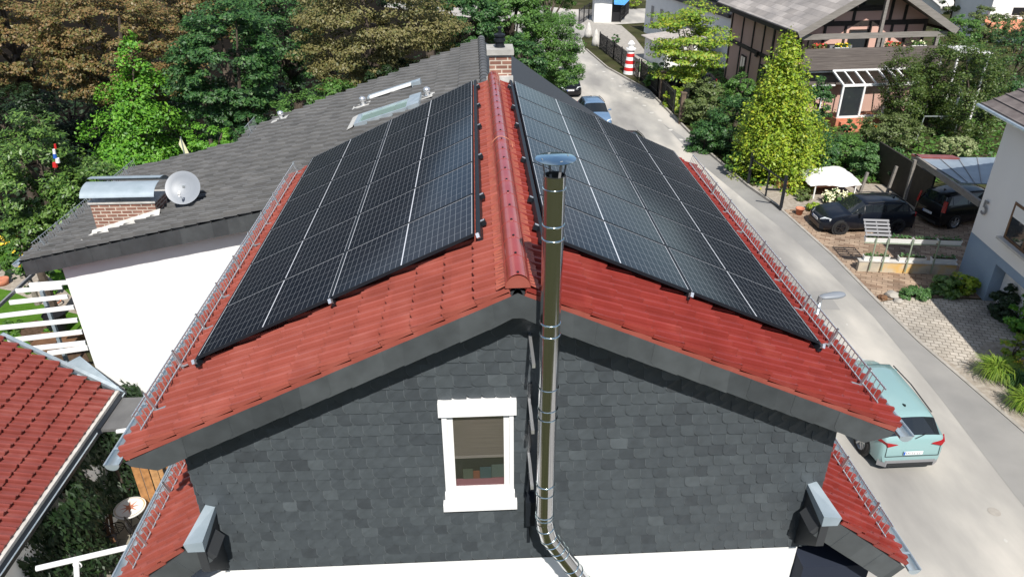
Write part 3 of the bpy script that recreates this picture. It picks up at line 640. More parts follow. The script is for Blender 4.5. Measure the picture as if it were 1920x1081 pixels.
# ================================================================== dark roofed house behind
D = empty('grey_roofed_house', (-8, 12, 0), 0, 'white rendered house behind with a broad grey tiled roof and brick chimneys', 'house')
DO = Vector((-8, 12, 0))
def DB(mb, name, m, smooth=False, parent=D, **k):
    base = DO
    mb.v = [(v[0]-base.x, v[1]-base.y, v[2]-base.z) for v in mb.v]; return mb.build(name, m, parent, smooth, **k)
cD, mD = 9.4, .3; aD = math.atan(mD); rx = -.12
S = Vector((-math.cos(aD), 0, -math.sin(aD))); Nn = Vector((-math.sin(aD), 0, math.cos(aD))); O = Vector((rx, 0, cD+mD*rx))
def X_of(s): return rx-s*math.cos(aD)
def yfront(s):
    x = X_of(s); return 8.78 if x > -3.95 else 8.10+(-4-x)*.293
def yback(s):
    x = X_of(s); return 19.0+(x+.13)*.32 if x > -7.25 else 15.3+(-7.3-x)*.33
mb = MB(); tiled(mb, O, S, (0, 1, 0), Nn, 0, (11.2+rx)/math.cos(aD)+.0, yfront, yback, course=.34, rib=.19, amp=.065, lap=.05, spp=6, shift=.087); DB(mb, 'roof_slope', 'grey_tile')
def on_d(x, y, h=0): return Vector((x, y, cD+mD*x))+Nn*h
db = MB(); db.prism([on_d(rx, 8.9, -.03), on_d(-4, 8.9, -.03), on_d(-4, 8.13, -.03), on_d(-11.15, 10.22, -.03), on_d(-11.15, 16.5, -.03), on_d(-7.3, 15.25, -.03), on_d(-7.25, 16.65, -.03), on_d(rx, 18.95, -.03)], (0, 0, -.2)); DB(db, 'roof_deck', 'dark_slate')
vb = MB(); n = 18
for i in range(n):                                                   # slate verge, overlapping pieces
    xa, xb = -4.0-(7.15*i/n), -4.0-(7.15*(i+1)/n)-.02; ya, yb = 8.08+(-4-xa)*.293, 8.08+(-4-xb)*.293; o_ = .004*(i % 2)
    vb.prism([(xa, ya-o_, cD+mD*xa-.02), (xb, yb-o_, cD+mD*xb-.02), (xb, yb-o_, cD+mD*xb-.36), (xa, ya-o_, cD+mD*xa-.36)], (0, -.008, 0))
DB(vb, 'slate_verge', 'slate_fascia')
vb2 = MB(); vb2.prism([(-4, 8.085, cD-1.2-.03), (-11.15, 10.18, cD+mD*-11.15-.03), (-11.15, 10.18, cD+mD*-11.15-.35), (-4, 8.085, cD-1.2-.35)], (0, .12, 0)); DB(vb2, 'verge_board', 'dark_slate')
# right slope, plain slate
rr = MB(); pr = [(-.12, 8.78), (4.2, 8.78), (4.6, 12.6), (3.62, 13.72), (2.6, 15.35), (.82, 18.55), (-.12, 19.0)]
rr.prism([(x, y, cD-.036-.4*(x+.12)) for x, y in pr], (0, 0, -.15)); DB(rr, 'street_side_slope', 'dark_slate')
rg = MB(); y = 8.9
while y < 18.9:
    n = 8; vs = []
    for (yy, q) in ((y, .13), (y+.42, .115)):
        for i in range(n+1):
            a = math.pi*i/n; vs.append((rx+math.cos(a)*q, yy, cD-.03+math.sin(a)*q+.01))
    rg.add(vs, [(i, i+1, n+2+i, n+1+i) for i in range(n)]); y += .38
DB(rg, 'ridge_cap', 'grey_tile')
wl = MB(); wl.prism([(-4.0, 8.42, 0), (-10.35, 10.28, 0), (-10.35, 10.28, cD+mD*-10.35-.3), (-4, 8.42, cD-1.2-.3)], (0, .25, 0)); DB(wl, 'gable_wall', 'white_wall')
wl = MB(); wl.box(-10.3, -10.05, 10.6, 16.0, 0, 5.9); wl.box(-10.0, -6.6, 15.6, 15.85, 0, 5.9); DB(wl, 'side_wall', 'white_wall')
wl = MB(); wl.box(-6.0, 3.4, 9.4, 16.0, 0, 6.4); DB(wl, 'rear_walls', 'white_wall')
sg = MB(); 
b0 = Vector((-10.95, 0, cD-mD*10.95))
g = MB(); gutter(g, -11.28, 10.1, 16.6, cD-mD*11.2-.02, .075, -1); DB(g, 'gutter', 'zinc')
sg = MB(); snow_guard(sg, -10.85, -1, 10.35, 16.3, cD-mD*10.85, .06, .30, .06, .10); DB(sg, 'snow_guard', 'galv')
sg = MB(); snow_guard(sg, -7.05, -1, 15.5, 16.6, cD-mD*7.05, .06, .35, .06, .10); DB(sg, 'rear_snow_guard', 'galv')
# ridge-side brick chimney
cx0, cx1, cy0 = -.06, .37, 8.86
ch = MB(); ch.box(cx0, cx1, cy0, cy0+.5, 8.9, 10.86); co = DB(ch, 'ridge_chimney', 'brick')
cc = MB(); cc.box(cx0-.05, cx1+.05, cy0-.05, cy0+.55, 10.90, 11.0); cc.box(cx0-.01, cx1+.01, cy0-.01, cy0+.51, 10.861, 10.9)
def DC(mb, name, m, par, smooth=False): mb.v = [(v[0]-DO.x, v[1]-DO.y, v[2]-DO.z) for v in mb.v]; return mb.build(name, m, par, smooth, angle=40 if smooth else None)
DC(cc, 'chimney_slab', 'lead_dull', co)
cw = MB(); cw.lathe([(.11, 0), (.09, .02), (.085, .10), (.115, .11), (.115, .16), (.09, .165), (.09, .2), (.11, .21), (.11, .24), (.03, .27), (.03, .34), (.045, .35), (.045, .38), (0, .39)], ((cx0+cx1)/2, cy0+.25, 11.0), 18); DC(cw, 'chimney_cowl', 'black_alu', co, True)
fl = MB(); fl.box(cx0-.06, cx1+.03, cy0-.09, cy0-.002, 10.38, 10.50); DC(fl, 'flashing', 'lead', co)
# gable-side brick chimney with a curved metal cover
p0 = at(200, 436, Y=10.5); 
BX0, BX1, BY0, BY1, BZ1 = -9.30, -7.84, 10.35, 11.05, 7.44
ch = MB(); ch.box(BX0, BX1, BY0, BY1, 6.0, BZ1-.05); co = DB(ch, 'wide_chimney', 'brick')
cc = MB(); cc.box(BX0-.03, BX1+.03, BY0-.03, BY1+.03, BZ1-.049, BZ1); DC(cc, 'chimney_slab', 'lead', co)
cv = MB(); n = 10
for part in (0, 1):
    vs = []
    for xx in (BX0-.10, BX1+.10):
        for i in range(n+1):
            a = (math.pi*.06+math.pi*.46*i/n) if part == 0 else (math.pi*.94-math.pi*.46*i/n)
            sg_ = -1; R_ = .46
            yy = (BY0+BY1)/2 - (.06 if part == 0 else -.06) - math.cos(a)*R_; zz = BZ1+.12+math.sin(a)*.26+(0 if part == 0 else .05)
            vs.append((xx, yy, zz))
    cv2 = MB(); cv2.add(vs, [(i, i+1, n+2+i, n+1+i) for i in range(n)]); vs2 = [(v[0], v[1], v[2]-.008) for v in vs]; cv2.add(vs2, [(n+1+i, n+2+i, i+1, i) for i in range(n)])
    DC(cv2, 'curved_cover', 'zinc_pale', co, True)
st = MB()
for xx in (BX0+.06, (BX0+BX1)/2, BX1-.06):
    st = MB(); st.bar((xx, BY0+.05, BZ1), (xx+.0, BY0-.02, BZ1+.16), .025, .008); DC(st, 'cover_bracket', 'galv', co)
fl = MB(); fl.prism([(BX0-.12, BY0-.14, cD+mD*(BX0-.12)+.04), (BX1+.10, BY0-.14, cD+mD*(BX1+.10)+.04), (BX1+.10, BY0-.002, cD+mD*(BX1+.1)+.16), (BX0-.12, BY0-.002, cD+mD*(BX0-.12)+.16)], (0, 0, .012)); DC(fl, 'flashing', 'lead', co)
fl = MB(); fl.prism([(BX0-.36, BY0-.17, cD+mD*(BX0-.36)+.05), (BX0-.12, BY0-.17, cD+mD*(BX0-.12)+.05), (BX0-.05, BY0-.01, cD+mD*(BX0-.05)+.11), (BX0-.16, BY0+.10, cD+mD*(BX0-.16)+.07)], (0, 0, .02)); DC(fl, 'flashing_apron', 'lead', co)
# roof windows
def roof_window(pts, nm, glass, parent):
    q = [Vector(p)+Nn*.11 for p in pts]; c = sum(q, Vector())/4; r = MB()
    inner = [p+(c-p)*.16+Nn*.0 for p in q]
    for i in range(4):
        j = (i+1) % 4; r.prism([q[i]+Nn*.05, q[j]+Nn*.05, inner[j]+Nn*.05, inner[i]+Nn*.05], -Nn*.09)
    o = DB(r, nm, 'zinc'); g_ = MB(); g_.quad(*[p+Nn*.02 for p in inner]); DC(g_, 'pane', glass, o); return o
sk = roof_window([on_d(-3.40, 12.5), on_d(-1.95, 12.5), on_d(-1.95, 13.42), on_d(-3.40, 13.42)], 'roof_window', 'glass_green', D)
h = MB(); h.prism([on_d(-2.02, 12.42, .10), on_d(-1.72, 12.42, .10), on_d(-1.72, 13.5, .10), on_d(-2.02, 13.5, .10)], Nn*.10); DC(h, 'blind_box', 'zinc', sk)
ap = MB()
for i in range(8): ap.box(-3.75, -3.45, 11.9+i*.20, 12.04+i*.20, cD+mD*-3.6+.03, cD+mD*-3.6+.05)
ap = MB(); ap.prism([on_d(-3.58, 12.4, .10), on_d(-3.42, 12.4, .13), on_d(-3.42, 13.5, .13), on_d(-3.58, 13.5, .10)], Nn*.01); DC(ap, 'apron_flashing', 'lead', sk)
sk2 = MB(); sk2.prism([on_d(-3.4, 15.15, .05), on_d(-1.95, 15.15, .05), on_d(-1.95, 15.55, .05), on_d(-3.4, 15.55, .05)], Nn*.09); sk2 = DB(sk2, 'roof_window', 'zinc')
h = MB(); h.prism([on_d(-3.3, 15.05, .12), on_d(-2.1, 15.05, .12), on_d(-2.1, 15.2, .12), on_d(-3.3, 15.2, .12)], Nn*.06); DC(h, 'roller_blind', 'plastic_white', sk2)
h = MB(); h.prism([on_d(-2.1, 15.0, .05), on_d(-1.85, 15.0, .05), on_d(-1.85, 15.3, .05), on_d(-2.1, 15.3, .05)], Nn*.14); DC(h, 'blind_box', 'zinc', sk2)
for (px, py) in ((681, 203), (801, 187), (528, 228)):
    p = on(px, py, cD, mD); v = MB(); v.lathe([(.13, 0), (.09, .05), (.05, .10), (.05, .2), (.085, .21), (.10, .25), (.085, .30), (.03, .33), (0, .335)], p, 14); o = DB(v, 'roof_vent', 'alu', True)
    a = MB(); a.prism([p+Vector(( -.28, -.2, -.084+.09)), p+Vector((.2, -.2, .06+.09)), p+Vector((.2, .2, .06+.09)), p+Vector((-.28, .2, -.084+.09))], Nn*.01); DC(a, 'vent_flashing', 'lead', o)
# satellite dish
dc = at(343, 352, Y=10.25); t = empty('satellite_dish', on_d(dc.x-.02, 10.5), 0, 'round pale grey satellite dish beside the wide brick chimney', 'satellite dish')
tn = Vector((.05, -.82, .57)).normalized(); rot = tn.to_track_quat('Z', 'Y').to_matrix().to_4x4()
b = MB(); prof = [(0, -.06), (.15, -.052), (.28, -.025), (.385, .02), (.39, .02), (.385, .012), (.28, -.035), (0, -.07)]; b.lathe(prof, (0, 0, 0), 36)
off = dc-t.location
b.v = [tuple(rot @ Vector(v)+off) for v in b.v]; b.build('reflector', 'dish', t, smooth=True, angle=50)
b = MB(); lp = off+tn*.42+Vector((0, 0, -.30)); b.bar(off-tn*.05+Vector((0, 0, -.33)), lp, .03); b.build('feed_arm', 'alu', t)
b = MB(); b.tube([lp-tn*.0+Vector((0, 0, .02)), lp+Vector((-.01, .08, .06))], [.03, .035], 12); b.build('receiver', 'plastic_white', t, smooth=True, angle=40)
b = MB(); b.tube([(0, .05, -.1), (0, .05, off.z+.1)], .022, 10); b.bar((0, .05, off.z), (off.x, off.y+.05, off.z), .06); b.build('mast', 'galv', t)

# ================================================================== vehicles
def car(name, L_, W_, Hh, paintm, loc, rz, label, hood=.95, cowl=.30, wsh=.43, rear=.90, tail=.98, rim='rim', style='hatch', roof_black=False, group='parked cars'):
    """body lofted from stations; x = forward, origin at the middle of the footprint"""
    r = empty(name, loc, rz, label, 'car', group); hl = L_/2; hw = W_/2
    zc = .20
    # stations: (x fraction from front 0..1, half width factor, belt height, roof height, roof half width factor)
    bh = hood
    st = [(0.0, .62, .52, .52, .5), (.012, .80, .62, .62, .6), (.04, .92, .70, .70, .7), (.12, .985, bh-.12, bh-.12, .80), (cowl-.06, 1, bh-.02, bh-.02, .82), (cowl, 1, bh, bh+.02, .84),
          (wsh, 1, bh+.02, Hh-.05, .74), (wsh+.08, 1, bh+.03, Hh-.01, .72), (.66, 1, bh+.04, Hh, .70), (rear-.06, .99, bh+.07, Hh-.05, .68), (rear, .98, bh+.08, Hh-.10, .67), (tail-.01, .95, bh+.06, bh+.10, .78), (.99, .90, bh-.05, bh-.03, .72), (1.0, .84, .50, .52, .6)]
    rings = []; NP = 11
    for fx, wf_, zb, zr, rw in st:
        x = hl-fx*L_; w_ = hw*wf_; lo = zc if .03 < fx < .985 else zc+.10
        # sharp points: bottom centre, sill, rocker, flank, shoulder, belt, glass top, roof edge, roof crown
        pts = [(0, lo), (w_*.86, lo), (w_*.97, lo+.10), (w_*1.0, lo+(zb-lo)*.45), (w_*.985, lo+(zb-lo)*.78), (w_*.93, zb), (w_*.93-(w_*.93-hw*rw)*.12, zb+(zr-zb)*.12), (hw*rw+.02, zb+(zr-zb)*.86) if zr-zb > .1 else (w_*.80, zr-.002), (hw*rw*.93, zr-.015 if zr-zb > .1 else zr), (hw*rw*.5, zr+.012), (0, zr+.018)]
        if zr-zb <= .1: pts[6] = (w_*.88, zb+(zr-zb)*.5+.006); pts[8] = (w_*.65, zr+.012); pts[9] = (w_*.35, zr+.022); pts[10] = (0, zr+.026)
        rings.append([(x, y, z) for y, z in pts]+[(x, -y, z) for y, z in pts[-2:0:-1]])
    n = len(rings[0]); vs = [v for rr_ in rings for v in rr_]
    body = MB(); glass = MB(); fs = []
    sti = lambda k: st[k][0]
    for i in range(len(st)-1):
        for k in range(n):
            k2 = (k+1) % n; f = (i*n+k, i*n+k2, (i+1)*n+k2, (i+1)*n+k)
            kk = k if k < NP-1 else n-1-k          # mirrored strip index
            side_glass = kk == 6 and 5 <= i <= 9
            ws_ = i == 5 and kk in (7, 8, 9)
            rg_ = i == 10 and kk in (7, 8, 9)
            fs.append(f)
            if side_glass or ws_ or rg_:
                q = [Vector(vs[j]) for j in f]; c = sum(q, Vector())/4
                nn = (q[1]-q[0]).cross(q[2]-q[0]); nn = nn.normalized() if nn.length > 1e-9 else Vector((0, 0, 1))
                if nn.dot(c-Vector((c.x, 0, .8))) < 0: nn = -nn
                if side_glass:
                    a_, b_ = .03, .10
                    q = [c+(p-c)*Fk for p, Fk in zip(q, (.93,)*4)]
                glass.add([p+nn*.006 for p in q], [(0, 1, 2, 3)])
    body.add(vs, fs); body.f += [tuple(range(n))[::-1], tuple((len(st)-1)*n+k for k in range(n))]
    o = body.build('body', paintm, r, smooth=True, angle=38)
    glass.build('windows', 'car_glass', r)
    for e_, xx in ((1, hl-.0), (-1, -hl)):
        b = MB(); wv = hw*(.78 if e_ > 0 else .86)
        b.prism([(xx-e_*.10, -wv-.06, .21), (xx-e_*.10, wv+.06, .21), (xx+e_*.025, wv-.12, .22), (xx+e_*.025, -wv+.12, .22)], (0, 0, .20)); b.build('bumper', 'skid_grey' if style == 'suv' else paintm, r)
        for s_ in (-1, 1):
            b = MB()
            if e_ > 0: b.prism([(xx-.02, s_*hw*.48, .60), (xx-.30, s_*hw*.93, .64), (xx-.34, s_*hw*.95, .74), (xx-.16, s_*hw*.60, .72)], (0, 0, .03)); b.build('headlight', 'lamp_clear', r)
            else:
                z0 = bh-.10
                if style == 'suv': b.prism([(xx+.01, s_*hw*.50, z0+.02), (xx+.0, s_*hw*.86, z0+.10), (xx+.26, s_*hw*1.0, z0+.12), (xx+.26, s_*hw*1.0, z0+.02), (xx+.0, s_*hw*.80, z0-.04)], (-.012, 0, 0)); b.build('tail_light', 'lamp_red', r)
                elif style == 'tall': b.prism([(xx+.04, s_*hw*.80, z0-.05), (xx+.10, s_*hw*.99, z0-.05), (xx+.16, s_*hw*.93, z0+.45), (xx+.10, s_*hw*.76, z0+.45)], (-.035, 0, 0)); b.build('tail_light', 'lamp_red', r)
                else: b.prism([(xx-.005, s_*hw*.62, z0-.02), (xx+.02, s_*hw*.88, z0-.02), (xx+.16, s_*hw*.99, z0+.0), (xx+.16, s_*hw*.99, z0+.12), (xx+.02, s_*hw*.86, z0+.13), (xx, s_*hw*.62, z0+.10)], (-.015, 0, .0)); b.build('tail_light', 'lamp_red', r)
        pl = MB(); zz = .50 if e_ > 0 else (.62 if style != 'tall' else .58); xo = xx+e_*(.012 if e_ > 0 else .022)
        pl.box(min(xo, xo+e_*.012), max(xo, xo+e_*.012), -.26, .26, zz, zz+.11); po = pl.build('number_plate', 'plate', r)
        q = MB(); xa = xo+e_*.012; q.box(min(xa, xa+e_*.004), max(xa, xa+e_*.004), *sorted((e_*-.26, e_*-.215)), zz+.004, zz+.106); q.build('country_band', 'plate_blue', po)
        q = MB()
        for cxx in (-.17, -.115, -.03, .025, .10, .145, .19):
            q.box(min(xa, xa+e_*.003), max(xa, xa+e_*.003), cxx-.015, cxx-.004, zz+.025, zz+.085); q.box(min(xa, xa+e_*.003), max(xa, xa+e_*.003), cxx-.004, cxx+.014, zz+.025+.05*(cxx > 0), zz+.037+.05*(cxx > 0))
        q.build('plate_lettering', 'plate_ink', po)
    wr = .33 if style != 'suv' else .37
    for fx in (.195, .80):
        for s_ in (-1, 1):
            x = hl-fx*L_; yy = s_*(hw-.10)
            ar = MB(); ar.lathe([(wr+.065, -.01), (wr+.065, .015), (wr-.02, .018)], (x, s_*(hw*.99)-s_*.02, wr), 24, axis='y'); ar.lathe([(0, .012), (wr+.06, .012)], (x, s_*(hw*.99)-s_*.02, wr), 24, axis='y') if False else None
            ar.build('wheel_arch', 'car_trim', r)
            wh = MB(); k = s_; wh.lathe([(wr*.68, .115*k), (wr*.93, .12*k), (wr, .09*k), (wr, -.09*k), (wr*.6, -.10*k)], (x, yy, wr), 28, axis='y'); wo = wh.build('wheel', 'tyre', r, smooth=True, angle=40)
            rm = MB(); rm.lathe([(wr*.70, .118*k), (wr*.66, .10*k), (wr*.62, .07*k), (0, .06*k)], (x, yy, wr), 24, axis='y')
            for j in range(5):
                a = 2*math.pi*j/5+.3; rm.bar((x+math.cos(a)*.05, yy+.105*k, wr+math.sin(a)*.05), (x+math.cos(a)*wr*.66, yy+.11*k, wr+math.sin(a)*wr*.66), .055, .02, up=(0, 1, 0))
            rm.lathe([(.06, .10*k), (.05, .12*k), (0, .122*k)], (x, yy, wr), 12, axis='y'); rm.build('rim', rim, wo)
    for s_ in (-1, 1):
        mr = MB(); x = hl-(cowl+.07)*L_
        mr.tube([(x, s_*(hw*.93), bh+.06), (x-.01, s_*(hw+.03), bh+.10), (x-.02, s_*(hw+.15), bh+.10)], [.02, .06, .045], 10); mr.build('mirror', paintm if style != 'hatch' else paintm, r, smooth=True)
        rl = MB(); xs = [hl-(wsh+.03)*L_, hl-.62*L_, hl-(rear-.03)*L_]
        rl.tube([(xs[0], s_*hw*.73, Hh-.02), (xs[1], s_*hw*.71, Hh+.025), (xs[2], s_*hw*.67, Hh-.05)], .018, 6); rl.build('roof_trim', 'car_trim', r)
        dh = MB()
        for fx in (.50, .70): dh.bar((hl-fx*L_, s_*(hw+.004), bh-.10), (hl-fx*L_-.17, s_*(hw+.004), bh-.10), .02, .025)
        dl = MB()
        for fx in (.385, .56, .73): dl.bar((hl-fx*L_, s_*(hw+.001), .32), (hl-fx*L_-.01, s_*(hw*.985), bh-.04), .008, .006)
        dl.build('door_seam', 'car_trim', r)
    if style != 'hatch':
        q = MB(); q.bar((-hl-.012, -hw*.80, .56), (-hl-.012, hw*.80, .56), .012, .012)
        for s_ in (-1, 1): q.bar((-hl-.006, s_*hw*.80, .56), (-hl+.03, s_*hw*.80, bh-.10), .012, .012)
        q.build('hatch_seam', 'car_trim', r)
        q = MB(); q.bar((-hl+.055, 0, bh+.07), (-hl+.115, -.32, bh+.18), .018, .012); q.build('rear_wiper', 'car_trim', r)
        q = MB(); q.box(-hl-.03, -hl+.02, -hw*.7, hw*.7, .22, .34); q.build('lower_trim', 'car_trim', r)
    an = MB(); an.prism([(hl-(rear-.08)*L_, -.02, Hh-.03), (hl-(rear-.08)*L_+.16, -.012, Hh-.03), (hl-(rear-.08)*L_, 0, Hh+.05)], (0, .03, 0)); an.build('roof_antenna', 'car_trim', r)
    return r
tz = car('parked_car', 4.42, 1.80, 1.58, 'teal_paint', (10.88, 10.68, 0), R(90.5), 'pale teal hatchback parked on the road below the right gutter, seen from behind', hood=1.02, cowl=.24, wsh=.37, rear=.90, style='suv')
car('parked_car', 4.24, 1.75, 1.42, 'navy_paint', (17.05, 24.25, 0), R(180), 'glossy navy-black hatchback parked side-on across the brown paved forecourt', hood=.92, rim='rim_dark', style='hatch')
car('parked_car', 4.0, 1.72, 1.62, 'black_paint', (22.15, 24.85, 0), R(14), 'tall black hatchback half hidden under the carport beside house five', hood=1.0, cowl=.22, wsh=.36, rear=.93, style='tall')
car('parked_car', 4.2, 1.74, 1.45, 'blue_paint', (7.35, 41.6, 0), R(-88), 'faded blue car parked nose-on at the roadside beyond the right panels', hood=.92, style='hatch')
p = at(1082, 160, .8); car('parked_car', 4.2, 1.75, 1.45, 'black_paint', (p.x-.6, p.y+1.6, 0), R(-88), 'dark car half hidden beneath the feathery green tree by the road', style='hatch')
p = at(1190, 252, 1.3); car('parked_car', 4.1, 1.72, 1.40, 'black_paint', (p.x-.25, p.y-.9, 0), R(-88), 'dark car whose roof just shows above the edge of the right panels', style='hatch')
p = at(1262, 152, .8); car('parked_car', 4.3, 1.78, 1.5, 'navy_paint', (p.x+1.0, p.y, 0), R(150), 'dark navy car standing behind the layered yellow-green tree', style='hatch')

# ================================================================== vegetation helpers
M['leaf_brown'] = leaf_mat('leaf_brown', [(.13, .09, .028), (.22, .15, .055), (.29, .165, .07), (.16, .15, .04), (.09, .11, .025), (.31, .23, .10)])
M['leaf_olive'] = leaf_mat('leaf_olive', [(.15, .13, .04), (.21, .19, .065), (.10, .12, .03), (.27, .23, .10), (.16, .15, .05)])
M['leaf_dark'] = leaf_mat('leaf_dark', [(.02, .07, .018), (.04, .12, .028), (.06, .16, .035), (.03, .085, .03), (.11, .22, .05)])
M['leaf_mid'] = leaf_mat('leaf_mid', [(.04, .11, .02), (.08, .19, .03), (.12, .24, .04), (.06, .14, .03)])
M['leaf_bright'] = leaf_mat('leaf_bright', [(.07, .22, .02), (.12, .33, .025), (.20, .42, .04), (.05, .17, .02)])
M['leaf_laurel'] = leaf_mat('leaf_laurel', [(.03, .085, .012), (.06, .13, .02), (.10, .19, .03), (.16, .26, .06)], rough=.42, trans=.15)
M['leaf_lime'] = leaf_mat('leaf_lime', [(.10, .22, .02), (.20, .34, .03), (.30, .42, .04), (.34, .34, .03), (.14, .26, .03)])
M['leaf_gold'] = leaf_mat('leaf_gold', [(.15, .27, .02), (.28, .42, .025), (.38, .47, .035), (.10, .20, .02), (.48, .48, .04)])
M['leaf_thuja'] = leaf_mat('leaf_thuja', [(.04, .085, .012), (.07, .12, .018), (.10, .14, .02), (.05, .09, .02)])
M['leaf_willow'] = leaf_mat('leaf_willow', [(.10, .15, .04), (.15, .20, .06), (.08, .12, .035), (.19, .22, .08)])
M['leaf_pale'] = leaf_mat('leaf_pale', [(.30, .36, .16), (.42, .46, .24), (.16, .24, .07), (.36, .40, .2)])
M['leaf_grass'] = leaf_mat('leaf_grass', [(.12, .24, .02), (.22, .36, .04), (.32, .42, .06), (.08, .16, .03)])
M['leaf_conifer_low'] = leaf_mat('leaf_conifer_low', [(.05, .13, .04), (.08, .18, .05), (.11, .22, .06)])
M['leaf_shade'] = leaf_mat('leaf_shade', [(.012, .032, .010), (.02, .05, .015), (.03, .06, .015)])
M['flower_yellow'] = mat('yellow_flowers', (.75, .50, .03), .6); M['flower_cream'] = mat('cream_flowers', (.78, .76, .50), .6)
M['flower_orange'] = mat('orange_flowers', (.75, .28, .03), .6); M['flower_red'] = mat('red_flowers', (.6, .05, .03), .6)
RG = np.random.default_rng(5)
def leaf_mesh(name, P, Nrm, length, width, m, parent, droop=None):
    n = len(P); rnd = RG.normal(size=(n, 3)); Nn_ = Nrm+rnd*.45; Nn_ /= np.linalg.norm(Nn_, axis=1)[:, None]+1e-9
    T_ = RG.normal(size=(n, 3)) if droop is None else droop+RG.normal(size=(n, 3))*.35
    T_ -= (T_*Nn_).sum(1)[:, None]*Nn_; T_ /= np.linalg.norm(T_, axis=1)[:, None]+1e-9; B_ = np.cross(Nn_, T_)
    s_ = (RG.uniform(.45, 1.5, n))[:, None]; Ls, Ws = s_*length/2, s_*width/2
    V = np.empty((n, 4, 3)); V[:, 0] = P-T_*Ls; V[:, 1] = P+B_*Ws-Nn_*Ws*.25; V[:, 2] = P+T_*Ls; V[:, 3] = P-B_*Ws-Nn_*Ws*.25
    me = bpy.data.meshes.new(name); me.vertices.add(4*n); me.vertices.foreach_set('co', V.reshape(-1)); me.loops.add(4*n); me.polygons.add(n)
    me.loops.foreach_set('vertex_index', np.arange(4*n, dtype=np.int32)); me.polygons.foreach_set('loop_start', np.arange(0, 4*n, 4, dtype=np.int32))
    me.update(calc_edges=True); me.materials.append(M[m]); o = bpy.data.objects.new(name, me); C.objects.link(o)
    if parent: o.parent = parent
    return o
def crown_points(rx, ry, rz, N, clumps, cr, shell=.55, flat=.6, box=False):
    d = RG.normal(size=(clumps, 3)); d /= np.linalg.norm(d, axis=1)[:, None]
    lob = RG.normal(size=(7, 3)); lob /= np.linalg.norm(lob, axis=1)[:, None]
    rad = 0.80+.30*np.clip((d @ lob.T).max(1)*2-1.1, 0, 1)
    rr = RG.uniform(shell, 1, clumps)**.7*rad
    cen = d*rr[:, None]*np.array([rx, ry, rz]); idx = RG.integers(0, clumps, N)
    g = RG.normal(size=(N, 3)); g /= np.linalg.norm(g, axis=1)[:, None]; g *= (RG.uniform(.15, 1, N)**.5)[:, None]
    size = RG.uniform(.6, 1.25, clumps)[idx][:, None]
    P = cen[idx]+g*cr*size*np.array([1, 1, flat]); Nm = g*.7+np.array([0, -.15, .9])+d[idx]*.5
    return P, Nm, cen
def trunk(root, h, r, cen=None, zc=0, m='bark', limbs=10):
    b = MB(); b.tube([(0, 0, 0), (.05*h*.2, .0, h*.35), (-.02*h, .03*h, h*.7), (0, 0, h)], [r*1.3, r, r*.7, r*.4], 9); 
    o = b.build('trunk', m, root)
    if cen is not None:
        k = RG.choice(len(cen), min(limbs, len(cen)), replace=False)
        for i in k:
            c = cen[i]; z0 = h*RG.uniform(.45, .95); q = MB(); e = Vector((c[0], c[1], c[2]+zc))
            s0 = Vector((0, 0, z0)); q.tube([s0, s0.lerp(e, .5)+Vector((0, 0, .15)), e], [r*.45, r*.28, r*.08], 6); q.build('limb', m, root)
def broad(name, label, px, py, Y, rxp, rzp, m, cat='tree', N=9000, leaf=5, clumps=90, crp=.24, shell=.55, flat=.6, group=None, tr=True, bark='bark', lw=.55, zmin=0, ryf=1.0, kind_flowers=None, droop=False):
    c = at(px, py, Y=Y); s_ = scale_at(c); rx, rz = rxp*s_, rzp*s_; ry = (rx+rz)/2*ryf; L_ = leaf*s_
    zc = max(c.z, rz*.55)
    root = empty(name, (c.x, c.y, 0), 0, label, cat, group)
    P, Nm, cen = crown_points(rx, ry, rz, N, clumps, crp*(rx+rz)/2, shell, flat)
    P[:, 2] += zc; P[:, 2] = np.where(P[:, 2] < .03, .03+RG.uniform(0, .3, len(P)), P[:, 2])
    leaf_mesh('crown' if cat == 'tree' else 'foliage', P, Nm, L_, L_*lw, m, root, droop=np.array([0, 0, -1.2]) if droop else None)
    if tr: trunk(root, max(.3, zc), max(.03, .035*zc+.02*rx), cen, zc, bark, 9 if cat == 'tree' else 4)
    if kind_flowers:
        fm, fn, fs = kind_flowers; k = RG.choice(len(P), fn); top = P[k]; keep = top[:, 2] > zc-.3*rz; pp = top[keep]
        q = []
        for p in pp:
            for _ in range(7): q.append(p+RG.normal(size=3)*fs*s_*.35+np.array([0, -.05, .06]))
        q = np.array(q); leaf_mesh('blossom', q, np.tile([0, -.3, 1], (len(q), 1)), fs*s_*.7, fs*s_*.55, fm, root)
    return root
